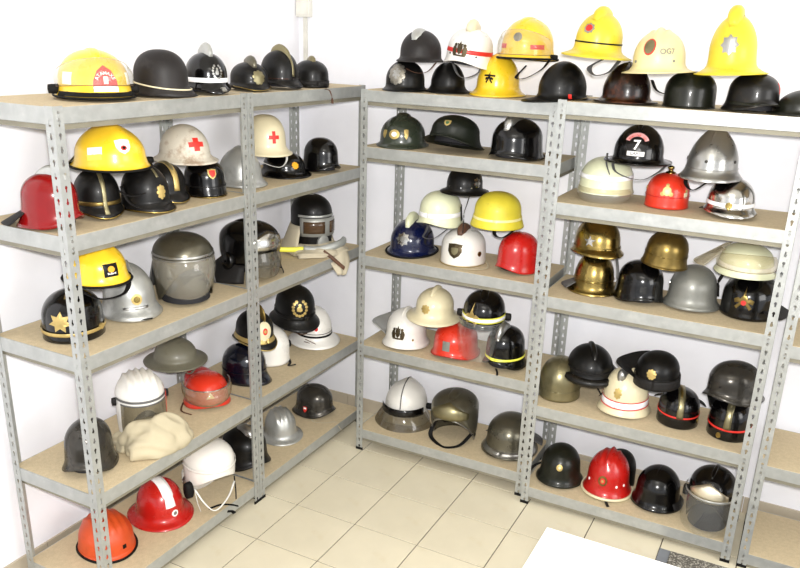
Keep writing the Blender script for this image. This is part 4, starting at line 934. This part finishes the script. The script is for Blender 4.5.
# ---------------- first unit of the back wall, top shelf
HF(40, 'steel_helmet', 'dark grey steel helmet with silver comb, stacked, brown chin strap below', 'A1', (396, 30, 445, 62), 'adrian', -22, 'steel_black', [
    ('comb', D(x0=-.02, x1=.10, hgt=.016, w=.026, m='silver_paint')), ('strap', D(w=.006, m='brown_leather', pts=[(.0,-.10,.01),(.07,-.07,-.02),(.12,.02,-.05),(.08,.07,-.045),(.02,.10,.01)]))], depth=.12, rest=(41, 42), mod=D(h=.165))
HF(41, 'fire_helmet', 'black brimmed helmet with large ornate silver badge under the grey steel one', 'A1', (382, 60, 428, 92), 'adrian', -22, 'satin_black', [('blob', D(az=-4, z=.09, r=.036, m='pewter', n=10)), ('blob', D(az=-4, z=.088, r=.018, m='brushed_silver', n=6, seed=4, name='crest'))], mod=D(h=.15))
HF(42, 'fire_helmet', 'plain black round helmet between silver badge helmet and yellow helmet', 'A1', (425, 62, 470, 94), 'brim', 5, 'satin_black', [])
HF(43, 'fire_helmet', 'white helmet with red band, dark coat of arms and cream comb', 'A1', (443, 28, 493, 70), 'din', -20, 'white', [
    ('comb', D(x0=-.07, x1=.075, hgt=.045, w=.024, m='cream')), ('band', D(z=.072, w=.019, m='decal_red')), ('crest', D(az=-4, z=.082, w=.056, hh=.046)), ('rivets', D(azs=(-30, 35), z=.055, r=.003, m='decal_black')), ('strap', D(w=.008, m='grey_leather', pts=[(.05,-.06,.01),(.09,-.01,-.035),(.09,.03,-.045),(.05,.07,-.02),(.04,.08,.01)]))], depth=.14, rest=(42, 44), tilt=(-7, 0), mod=D(h=.175))
HF(44, 'fire_helmet', 'yellow brimmed helmet with black eagle emblem, front of its shelf', 'A1', (469, 52, 526, 97), 'brim', -16, 'yellow', [
    ('flame', D(az=-6, z=.078, r=.014, m='decal_black')), ('rect', D(az=-6, z=.092, w=.042, hh=.006, m='decal_black'))], mod=D(h=.185), ridges=[(0, .008, .018, -.1, .11)])
HF(45, 'fire_helmet', 'large yellow helmet with clear visor pushed up and red reflective patches', 'A1', (497, 18, 558, 61), 'fire_brim', -26, 'yellow', [
    ('rim', D(r=.005, m='rubber')), ('raised', D(a=80, t0=.45, t1=.86, off=.012, m='clear_plastic')), ('rect', D(az=-34, z=.062, w=.04, hh=.014, m='decal_red')), ('rect', D(az=48, z=.06, w=.05, hh=.014, m='decal_red')), ('disc', D(az=4, z=.10, r=.014, m='pewter')), ('comb', D(x0=-.1, x1=.09, hgt=.008, w=.02, m='yellow')), ('ears', D(z=.02, r=.010, y=.125, az=1)), ('strap', D(w=.008, pts=[(.0,.12,.02),(.05,.10,-.03),(.08,.04,-.07),(.05,-.02,-.07),(.0,.0,-.02)]))], depth=.16, rest=(44, 46), mod=D(h=.18))
HF(46, 'fire_helmet', 'black leather helmet with wide flat brim between the two yellow stacks', 'A1', (521, 61, 594, 103), 'leather', 120, 'satin_black', [('strap', D(w=.005, m='old_brass', pts=[(-.02,-.13,.012),(.06,-.10,.02),(.12,-.03,.025),(.10,.03,.03)])), ('rect', D(az=-100, z=.025, w=.012, hh=.014, m='decal_red'))])
# ---------------- second unit of the back wall, top shelf
HF(47, 'fire_helmet', 'bright yellow crested helmet with black line and round red white badge', 'B1', (561, 12, 632, 60), 'tall_comb', -22, 'bright_yellow', [
    ('comb', D(x0=-.09, x1=.08, hgt=.028, w=.024, m='bright_yellow', peak=.55)), ('band', D(z=.066, w=.007, m='decal_black')), ('star', D(az=-6, z=.125, n=8, r=.018, r2=.014, m='brushed_silver', m2='decal_red', rc=.6)), ('strap', D(w=.011, m='grey_leather', pts=[(.0,.05,.01),(.05,.0,-.04),(.08,.04,-.07),(.06,.09,-.05),(.02,.11,.0)]))], depth=.10, rest=(46, 48), tilt=(-4, 0), mod=D(a=(.106, .092, .110), h=.20))
HF(48, 'fire_helmet', 'dark brown tortoiseshell coloured helmet with side strap', 'B1', (593, 62, 658, 104), 'leather', 10, 'tortoise', [('comb', D(x0=-.09, x1=.09, hgt=.006, w=.006, m='tortoise')), ('strap', D(w=.009, m='leather', pts=[(.0,.10,.10),(.03,.12,.06),(.06,.16,.05),(.04,.19,.08)]))], mod=D(h=.17))
HF(49, 'fire_helmet', 'cream brimmed helmet with oval medallion and small grey figures', 'B1', (621, 27, 696, 73), 'hardhat', -14, 'pale_cream', [
    ('disc', D(az=-8, z=.105, r=.018, ry=.025, m='decal_red', m2='dull_brass', r2=.85)), ('text', D(s='OG7', az=30, z=.085, size=.022, m='grey_paint')), ('rivets', D(azs=(-40, 10, 45), z=.048, r=.004, m='grey_paint'))], depth=.085, rest=(48, 50), mod=D(h=.17), ridges=[(0, .012, .010, -.09, .09), (.03, .006, .008, -.08, .07), (-.03, .006, .008, -.08, .07)], tilt=(3, 0))
HF(50, 'steel_helmet', 'plain olive black round helmet under the cream and yellow brimmed ones', 'B1', (662, 71, 717, 109), 'bowl', 0, 'olive_black', [('rim', D(r=.0025, m='olive_black'))])
HF(51, 'fire_helmet', 'tallest yellow crested helmet with eight pointed silver star badge', 'B1', (694, 14, 768, 75), 'tall_comb', -8, 'bright_yellow', [
    ('comb', D(x0=-.085, x1=.08, hgt=.034, w=.030, m='bright_yellow', peak=.5)), ('star', D(az=0, z=.105, n=8, r=.026, r2=.019, m='brushed_silver', m2='brushed_silver', rc=.5)), ('rim', D(r=.003, m='bright_yellow'))], depth=.08, rest=(50, 52), mod=D(a=(.106, .092, .110), h=.21), tilt=(3, 0))
HF(52, 'fire_helmet', 'glossy grey black helmet with a red sticker and wide dark peak', 'B1', (720, 73, 782, 113), 'steel', 32, 'worn_black', [('rect', D(az=40, z=.11, w=.014, hh=.035, m='decal_red')), ('band', D(z=.04, w=.012, m='olive_black', a0=-100, a1=80, off=.004))])
HF(53, 'fire_helmet', 'dark leather brim of a helmet cut off by the right picture edge', 'B1', (766, 90, 850, 119), 'leather', -60, 'olive_black', [])
# ---------------- first unit, second shelf
HF(54, 'fire_helmet', 'glossy dark green crested helmet with gold laurel and round emblem', 'A2', (376, 115, 429, 149), 'adrian', -14, 'green', [
    ('comb', D(x0=-.08, x1=.07, hgt=.016, w=.028, m='green', sharp=.9)), ('disc', D(az=-6, z=.072, r=.018, m='gold', m2='decal_white', r2=.5)), ('shield', D(az=-34, z=.068, w=.016, hh=.03, m='gold', name='laurel')), ('shield', D(az=22, z=.072, w=.014, hh=.036, m='gold', name='laurel'))], mod=D(h=.16))
HF(55, 'steel_helmet', 'dark green steel helmet tipped back with small green and gold shield', 'A2', (424, 115, 484, 156), 'swiss', -30, 'dark_green', [
    ('shield', D(az=8, z=.115, w=.022, hh=.026, m='gold', m2='decal_green')), ('rim', D(r=.003, m='dark_green')), ('strap', D(w=.003, pts=[(.0, 0, .03), (.03, 0, .01), (.03, 0, -.005)]))], tilt=(0, -11), mod=D(F=[(.002,-.020),(.008,-.032),(.030,-.040)], S=[(.006,-.035),(.016,-.060),(.026,-.076)], B=[(.006,-.035),(.016,-.058),(.036,-.080)]))
HF(56, 'fire_helmet', 'glossy black helmet with polished silver comb', 'A2', (488, 118, 545, 161), 'din', -28, 'black', [('comb', D(x0=-.03, x1=.112, hgt=.034, w=.024, m='brushed_silver')), ('neck', D(a=60, z1=.03, z0=.004, flare=.03, m='leather'))], mod=D(h=.175))
# ---------------- first unit, third shelf
HF(57, 'fire_helmet', 'small black helmet balanced on top of the white and yellow ones', 'A3', (440, 163, 489, 196), 'leather', -10, 'satin_black', [('blob', D(az=52, z=.07, r=.018, m='chrome')), ('rivets', D(azs=(-40, 0, 30), z=.045, r=.003, m='chrome')), ('strap', D(w=.003, pts=[(.05,.04,.0),(.07,.03,-.05),(.08,.02,-.09),(.08,.02,-.14),(.09,.02,-.2)]))], depth=.17, rest=(58, 59))
HF(58, 'fire_helmet', 'luminous white helmet with shining white band, on the navy and bronze crest ones', 'A3', (417, 190, 464, 228), 'din', -34, 'lime_white', [('band', D(z=.060, w=.022, m='reflective')), ('rim', D(r=.003, m='lime_white')), ('strap', D(w=.006, m='grey_leather', pts=[(-.02,-.08,.01),(.03,-.07,-.04),(.08,-.05,-.06),(.09,.03,-.05),(.02,.09,.01)])), ('band', D(z=.06, w=.07, m='leather', a0=110, a1=180, off=.003, name='side_flap'))], depth=.15, rest=(60, 61))
HF(59, 'fire_helmet', 'scuffed yellow round helmet with cream band', 'A3', (470, 191, 524, 231), 'bowl', -8, 'matte_yellow', [('band', D(z=.046, w=.012, m='pale_yellow')), ('strap', D(w=.008, pts=[(.0,.0,.0),(.06,.0,-.03),(.08,.04,-.04),(.04,.09,.0)]))], depth=.15, rest=(61, 62), mod=D(S=[(.003,-.024),(.010,-.046),(.016,-.068)], F=[(.003,-.024),(.008,-.046),(.014,-.066)], B=[(.003,-.024),(.010,-.048),(.018,-.070)]))
HF(60, 'fire_helmet', 'navy blue helmet with silver star badge and cream comb', 'A3', (386, 218, 438, 258), 'adrian', -20, 'navy', [
    ('star', D(az=-4, z=.085, n=8, r=.026, r2=.019, m='chrome', m2='brushed_silver')), ('comb', D(x0=-.07, x1=.08, hgt=.042, w=.020, m='lime_white')), ('rim', D(r=.005, m='rubber')), ('strap', D(w=.006, m='leather', pts=[(.02,.10,.12),(.07,.09,.09),(.08,.10,.06),(.03,.12,.04)]))], mod=D(h=.165))
HF(61, 'fire_helmet', 'white helmet with bronze shield crest and brown leather comb', 'A3', (440, 227, 486, 267), 'bowl', -16, 'white', [
    ('comb', D(x0=-.06, x1=.08, hgt=.034, w=.022, m='brown_leather')), ('shield', D(az=-4, z=.075, w=.048, hh=.050, m='dark_metal', m2='dull_brass')), ('disc', D(az=60, z=.06, r=.009, m='brass')), ('strap', D(w=.005, m='canvas', pts=[(-.02,.10,.01),(.03,.13,.006),(.09,.14,.006),(.13,.10,.006),(.15,.0,.006)])), ('rimarc', D(a0=-80, a1=80, r=.002, m='gold'))])
HF(62, 'fire_helmet', 'glossy red helmet behind the upright between the two back units', 'A3', (495, 231, 541, 275), 'din', -44, 'red', [('rivets', D(azs=(-60,), z=.06, r=.004)), ('neck', D(a=60, z1=.04, z0=.005, flare=.05, m='leather'))])
# ---------------- first unit, fourth shelf
HF(63, 'fire_helmet', 'white helmet with dark bronze coat of arms and upturned grey neck flap', 'A4', (382, 307, 430, 350), 'swiss', -22, 'white', [
    ('crest', D(az=0, z=.085, w=.054, hh=.044, m='dark_metal')), ('comb', D(x0=-.08, x1=.08, hgt=.014, w=.010, m='white')), ('rivets', D(azs=(40,), z=.05, r=.004, m='brass')), ('neck', D(a=38, az0=262, z1=.045, z0=.10, flare=.085, m='silver_paint'))])
HF(64, 'fire_helmet', 'cream crested helmet with gold flower badge, atop the white and red ones', 'A4', (406, 287, 462, 327), 'tall_comb', -20, 'cream', [
    ('comb', D(x0=-.09, x1=.085, hgt=.022, w=.014, m='cream')), ('blob', D(az=-6, z=.083, r=.018, m='gold', n=8))], depth=.14, rest=(63, 65), tilt=(-3, 0))
HF(65, 'fire_helmet', 'orange red helmet with grey rounded badge under the cream one', 'A4', (431, 320, 480, 360), 'din', -18, 'orange_red', [('rect', D(az=-4, z=.078, w=.028, hh=.036, m='grey_paint', name='badge', off=.003)), ('rim', D(r=.002, m='red'))])
HF(66, 'fire_helmet', 'black helmet with yellow white band, gold flame badge and long clear visor', 'A4', (460, 289, 507, 331), 'din', -6, 'black', [
    ('comb', D(x0=-.1, x1=.1, hgt=.012, w=.022, m='black')), ('band', D(z=.045, w=.024, m='reflective_yellow')), ('band', D(z=.045, w=.013, m='reflective', off=.0028)), ('flame', D(az=-24, z=.055, r=.026, m='gold')), ('visor', D(a=72, z1=.03, z0=-.135, off=.016, m='clear_plastic', edge='grey_leather')), ('ears', D(m='leather', z=.04, r=.014, y=.116))], depth=.13, mod=D(h=.165, S=[(.002,-.018),(.005,-.036),(.014,-.050)], B=[(.003,-.020),(.010,-.04),(.02,-.055)]), rest=(65, 67))
HF(67, 'fire_helmet', 'black helmet with bright yellow line and silver comb, front right of its shelf', 'A4', (482, 324, 527, 371), 'steel', -26, 'black', [
    ('comb', D(x0=-.03, x1=.112, hgt=.034, w=.022, m='brushed_silver')), ('band', D(z=.052, w=.009, m='reflective_yellow')), ('strap', D(w=.006, pts=[(.1,.0,.006),(.14,.03,.006),(.18,.05,.006)]))])
# ---------------- first unit, bottom shelf
HF(68, 'fire_helmet', 'white helmet with pointed crown, black goggle strip and smoky flared visor', 'A5', (382, 377, 430, 426), 'din', -14, 'white', [
    ('visor', D(a=72, z1=.080, z0=-.012, off=.012, lean=.038, m='smoke_plastic', k=.3)), ('band', D(z=.092, w=.042, m='black', a0=-66, a1=58, off=.014, name='goggle_strip')), ('ears', D(m='rubber', z=.09, r=.014, y=.116, az=1)), ('strip', D(x0=-.1, x1=.105, w=.005, m='grey_leather', z_end=.11, name='seam')), ('rivets', D(azs=(60,), z=.04, r=.003))], mod=D(h=.215), ridges=[(0, .012, .03, -.1, .12)])
HF(69, 'fire_helmet', 'open faced chromed grey helmet with black padded chin strap', 'A5', (431, 387, 479, 439), 'jet', -16, 'bronze_steel', [
    ('faceguard', D(m='dull_brass')), ('comb', D(x0=-.09, x1=.08, hgt=.010, w=.026, m='bronze_steel')), ('rimarc', D(a0=-100, a1=100, r=.004, m='brushed_silver')), ('strap', D(w=.011, m='rubber', pts=[(.03,-.10,.06),(.06,-.10,.015),(.10,-.05,-.0),(.12,.0,-.0),(.09,.06,.01),(.03,.10,.05)])), ('neck', D(a=95, z1=.09, z0=.02, flare=.0, m='leather', off=-.006))], liner=False, mod=D(q=.9, F=[(.000,-.006),(.000,-.012),(-.001,-.018)]))
HF(70, 'steel_helmet', 'dark grey steel helmet with bright rim beside the back unit upright', 'A5', (481, 411, 538, 461), 'swiss', -18, 'bronze_steel', [('band', D(z=.024, w=.034, m='brushed_silver', off=.001, name='bright_rim')), ('neck', D(a=70, z1=.05, z0=.02, flare=.07, m='grey_leather'))], mod=D(h=.185, p=2.2))
# ---------------- second unit, second shelf
HF(71, 'fire_helmet', 'luminous white helmet with white triangle mark and amber tinted shield below', 'B2', (577, 156, 634, 196), 'din', -10, 'lime_white', [
    ('band', D(z=.072, w=.018, m='reflective')), ('tri', D(az=4, z=.050, s=.022)), ('visor', D(a=75, z1=.03, z0=-.032, off=.002, m='milky_plastic')), ('strap', D(w=.004, m='grey_leather', pts=[(.05,.0,.165),(.10,.01,.13),(.115,.03,.09)]))], depth=.2, mod=D(S=[(.002,-.018),(.004,-.034),(.010,-.048)], B=[(.003,-.020),(.010,-.04),(.02,-.055)]))
HF(72, 'fire_helmet', 'black leather helmet with number 7 front shield', 'B2', (604, 124, 672, 166), 'leather', -6, 'black', [
    ('shield', D(az=0, z=.085, w=.062, hh=.076, m='worn_black', name='front_shield', off=.006)), ('ringarc', D(az=0, z=.083, r=.026, w=.012, dy=.030, m='pink', off=.009)), ('text', D(s='7', az=0, z=.083, size=.040, off=.010)), ('rect', D(az=0, z=.052, w=.048, hh=.013, m='decal_white', off=.0085)), ('text', D(s='CAPT', az=0, z=.052, size=.012, m='decal_black', off=.0105)),
    ('text', D(s='ENGINE CO', az=0, z=.083, size=.0085, arcr=.026, dy=.030, m='decal_red', off=.0135)), ('comb', D(x0=-.1, x1=.08, hgt=.022, w=.010, m='black')), ('rim', D(r=.002, m='black')), ('strap', D(w=.006, m='grey_leather', pts=[(.02,-.10,.02),(.09,-.07,-.03),(.12,.03,-.05),(.09,.09,-.02),(.03,.12,.01)]))], depth=.16, rest=(71, 73))
HF(73, 'fire_helmet', 'bright red helmet with gold emblem and brass spike stem', 'B2', (644, 172, 690, 210), 'bowl', -6, 'orange_red', [
    ('knob', D(hgt=.034, r=.020, m='brass')), ('blob', D(az=4, z=.092, r=.024, m='gold', n=3)), ('band', D(z=.060, w=.004, m='red', off=.003)), ('rivets', D(azs=(-75, 60), z=.09, r=.006, m='gold')), ('rect', D(az=58, z=.07, w=.02, hh=.02, m='cream'))])
HF(74, 'fire_helmet', 'tall conical bare metal helmet with central ridge, stacked over red and chrome ones', 'B2', (678, 126, 743, 183), 'conical', -12, 'brushed_silver', [
    ('comb', D(x0=-.09, x1=.095, hgt=.007, w=.007, m='brushed_silver')), ('rivets', D(azs=(0, 70, -70), z=.085, r=.005, m='dark_steel')), ('cord', D(z=.05, r=.0018, m='brushed_silver')), ('strap', D(w=.009, m='leather', pts=[(-.02,-.10,.01),(.03,-.09,-.03),(.05,-.05,-.05),(.02,0,-.01)]))], depth=.16, rest=(73, 75), mod=D(h=.225, p=1.55))
HF(75, 'fire_helmet', 'chrome helmet with white reflective band and small brass stud', 'B2', (702, 177, 757, 219), 'brass', 12, 'chrome', [('band', D(z=.060, w=.018, m='reflective')), ('disc', D(az=-14, z=.060, r=.011, m='brass', off=.005)), ('neck', D(a=60, z1=.03, z0=.004, flare=.05, m='leather'))])
# ---------------- second unit, third shelf
HF(76, 'fire_helmet', 'polished brass peaked helmet with silver star badge, upper of the brass pair', 'B3', (570, 217, 624, 259), 'brass', 20, 'brass', [
    ('star', D(az=-38, z=.085, n=5, r=.021, r2=.009, m='chrome')), ('comb', D(x0=-.08, x1=.06, hgt=.012, w=.008, m='brass')), ('band', D(z=.048, w=.006, m='brass', off=.003))], depth=.2, rest=(77,), tilt=(0, -3), mod=D(h=.19))
HF(77, 'fire_helmet', 'polished brass helmet with wide front brim, lower of the brass pair', 'B3', (567, 250, 619, 297), 'adrian', -6, 'brass', [
    ('comb', D(x0=-.08, x1=.09, hgt=.010, w=.006, m='brass')), ('strap', D(w=.007, m='grey_leather', pts=[(.0,.10,.16),(.05,.12,.11),(.06,.125,.06),(.04,.12,.02)])), ('neck', D(a=55, z1=.04, z0=.01, flare=.07, m='grey_leather', az0=250)), ('cord', D(z=.055, r=.003, m='brass'))], mod=D(h=.17, F=[(.001,-.018),(.006,-.034),(.030,-.048)], S=[(.001,-.018),(.008,-.034),(.034,-.048)]))
HF(78, 'fire_helmet', 'plain glossy black helmet below the old brass one', 'B3', (613, 259, 664, 303), 'din', 16, 'black', [])
HF(79, 'fire_helmet', 'old brass helmet with riveted centre seam, leaning on black and grey ones', 'B3', (641, 230, 689, 271), 'bowl', -6, 'old_brass', [
    ('comb', D(x0=-.09, x1=.11, hgt=.006, w=.005, m='old_brass')), ('band', D(z=.058, w=.005, m='old_brass', off=.002)), ('rim', D(r=.003, m='old_brass'))], depth=.16, rest=(78, 80), mod=D(S=[(.002,-.024),(.006,-.046),(.012,-.066)]), tilt=(-5, 0))
HF(80, 'steel_helmet', 'dull grey painted dome helmet with flared lip', 'B3', (662, 264, 720, 312), 'swiss', -10, 'grey_paint', [('rim', D(r=.0025, m='grey_paint')), ('rivets', D(azs=(-78,), z=.09, r=.008))], mod=D(h=.18))
HF(81, 'fire_helmet', 'luminous white helmet with white band and raised clear rear shield', 'B3', (714, 242, 776, 280), 'din', 10, 'lime_white', [
    ('band', D(z=.048, w=.020, m='reflective')), ('raised', D(a=85, t0=.40, t1=.82, off=.010, m='milky_plastic')), ('neck', D(a=42, z1=.12, z0=.03, flare=.10, m='milky_plastic', az0=250)), ('rim', D(r=.003, m='lime_white'))], depth=.15, rest=(80, 82), mod=D(S=[(.002,-.018),(.005,-.036),(.014,-.050)], B=[(.003,-.020),(.010,-.04),(.02,-.055)]))
HF(82, 'fire_helmet', 'black helmet with gold and red flame badge by the right upright', 'B3', (719, 272, 780, 322), 'bowl', -12, 'black', [
    ('flame', D(az=2, z=.080, r=.024, m='old_brass', m2='decal_red')), ('neck', D(a=55, z1=.05, z0=.02, flare=.05, m='leather', az0=100)), ('strap', D(w=.008, pts=[(.02,-.11,.15),(.04,-.12,.11),(.02,-.12,.05)]))])
# ---------------- second unit, fourth shelf
HF(83, 'fire_helmet', 'dull brass bell shaped helmet beside the left upright', 'B4', (538, 355, 581, 403), 'bowl', -10, 'dull_brass', [('band', D(z=.050, w=.004, m='dull_brass', off=.002)), ('comb', D(x0=-.09, x1=.09, hgt=.005, w=.006, m='dull_brass'))], mod=D(h=.185))
HF(84, 'leather_helmet', 'old black leather helmet with a raised comb and thick padded brim', 'B4', (564, 343, 615, 384), 'brim', 12, 'satin_black', [
    ('comb', D(x0=-.085, x1=.10, hgt=.026, w=.013, m='worn_black')), ('rim', D(r=.023, m='worn_black', name='padded_brim')), ('cord', D(z=.050, r=.004, m='leather')), ('strap', D(w=.006, m='leather', pts=[(.04,.03,.0),(.06,.03,-.05),(.08,.05,-.09)])), ('band', D(z=.010, w=.010, m='brown_leather', off=-.004, name='sweat_band'))], depth=.2, rest=(83, 85), tilt=(0, 2), mod=D(F=[(.002,-.015),(.006,-.030),(.014,-.044)], S=[(.002,-.015),(.006,-.030),(.014,-.044)], B=[(.002,-.015),(.006,-.030),(.014,-.046)]))
HF(85, 'fire_helmet', 'cream helmet with white band edged by red lines and gold badge', 'B4', (597, 365, 651, 419), 'swiss', -22, 'cream', [
    ('band', D(z=.052, w=.026, m='reflective')), ('band', D(z=.066, w=.004, m='decal_red', off=.0028, name='red_line')), ('band', D(z=.038, w=.004, m='decal_red', off=.0028, name='red_line')), ('blob', D(az=4, z=.100, r=.015, m='gold', n=8)), ('comb', D(x0=.03, x1=.095, hgt=.030, w=.022, m='brushed_silver')), ('neck', D(a=50, z1=.06, z0=.03, flare=.03, m='leather', az0=240))], mod=D(h=.185))
HF(86, 'fire_helmet', 'black leather helmet with gold pompom badge and turned up neck flap', 'B4', (634, 350, 680, 392), 'bowl', -8, 'satin_black', [
    ('blob', D(az=-4, z=.088, r=.017, m='gold', n=9)), ('band', D(z=.030, w=.050, m='leather', off=.006, name='leather_band')), ('band', D(z=.058, w=.005, m='worn_black', off=.004)), ('neck', D(a=50, z1=.03, z0=.09, flare=.10, m='leather', az0=255))], depth=.15, rest=(85, 87), tilt=(2, 0))
HF(87, 'fire_helmet', 'black helmet with red line and brass comb in front of the leather flap helmet', 'B4', (656, 385, 700, 430), 'bowl', 6, 'black', [
    ('band', D(z=.058, w=.008, m='decal_red')), ('strip', D(x0=-.09, x1=.09, w=.034, m='dull_brass', z_end=.055)), ('comb', D(x0=-.09, x1=.09, hgt=.012, w=.010, m='old_brass')), ('disc', D(az=66, z=.03, r=.009, m='brass')), ('neck', D(a=70, z1=.10, z0=.07, flare=.06, m='leather', az0=170))])
HF(88, 'steel_helmet', 'dark grey steel helmet with flared sides on top of red lined black helmet', 'B4', (702, 360, 765, 407), 'steel', -36, 'dark_steel', [('rivets', D(azs=(10, -20), z=.085, r=.004, m='black')), ('neck', D(a=34, z1=.01, z0=-.05, flare=-.02, m='rubber', az0=300))], depth=.16, rest=(89,), tilt=(4, 0), mod=D(h=.18))
HF(89, 'fire_helmet', 'black helmet with red line and curved brass comb under the steel helmet', 'B4', (706, 394, 753, 443), 'bowl', -4, 'black', [
    ('band', D(z=.052, w=.009, m='decal_red')), ('strip', D(x0=-.09, x1=.09, w=.034, m='dull_brass', z_end=.055)), ('comb', D(x0=-.09, x1=.09, hgt=.014, w=.012, m='dull_brass')), ('disc', D(az=-16, z=.022, r=.009, m='brass', off=.004))])
# ---------------- second unit, bottom shelf
HF(90, 'fire_helmet', 'olive black round helmet with small gold rosette by the left upright', 'B5', (536, 442, 583, 489), 'swiss', -6, 'olive_black', [('disc', D(az=4, z=.108, r=.012, m='gold', m2='cream', r2=.4)), ('strap', D(w=.010, pts=[(-.06,-.10,.04),(-.03,-.14,.03),(.02,-.17,.015),(.06,-.19,.004)]))], mod=D(h=.18))
HF(91, 'fire_helmet', 'red ribbed helmet with cream edge and gold round emblem', 'B5', (582, 446, 632, 501), 'swiss', -10, 'red', [
    ('rim', D(r=.007, m='cream')), ('disc', D(az=-2, z=.088, r=.017, m='old_brass', m2='decal_red', r2=.6)), ('disc', D(az=-2, z=.088, r=.005, m='gold', off=.006, name='emblem')), ('rivets', D(azs=(-46, 34, 58), z=.066, r=.0045, m='decal_white')), ('strap', D(w=.008, pts=[(.10,.02,.004),(.14,.03,.004),(.18,.05,.004)]))],
   ridges=[(0, .012, .010, -.09, .10), (-.035, .006, .008, -.09, .09), (.035, .006, .008, -.09, .09)], mod=D(h=.19))
HF(92, 'fire_helmet', 'glossy black helmet in the middle of the lowest shelf', 'B5', (630, 464, 683, 514), 'swiss', -12, 'black', [('neck', D(a=50, z1=.05, z0=.01, flare=.03, m='leather', az0=110)), ('comb', D(x0=-.1, x1=.1, hgt=.004, w=.008, m='black'))], mod=D(h=.19))
HF(93, 'fire_helmet', 'black crested helmet with mirror bright plate and clear shield at the right end', 'B5', (686, 464, 737, 528), 'jet', -8, 'black', [
    ('comb', D(x0=-.1, x1=.09, hgt=.014, w=.012, m='black')), ('faceguard', D(m='soft_chrome')), ('visor', D(a=82, z1=.15, z0=.0, off=.018, m='clear_plastic')), ('band', D(z=.155, w=.010, m='silver_paint', a0=-100, a1=100, off=.014, name='visor_rail')), ('ears', D(m='leather', z=.12, r=.02, y=.12))], mod=D(h=.25, z0=.17))
HF(94, 'fire_helmet', 'dark helmet peeping out behind the red ribbed helmet', 'B5', (603, 448, 636, 482), 'bowl', 0, 'satin_black', [], depth=.27, fit='top')
for d in HELMETS:
    build_helmet(d, PLACE[d['id']])
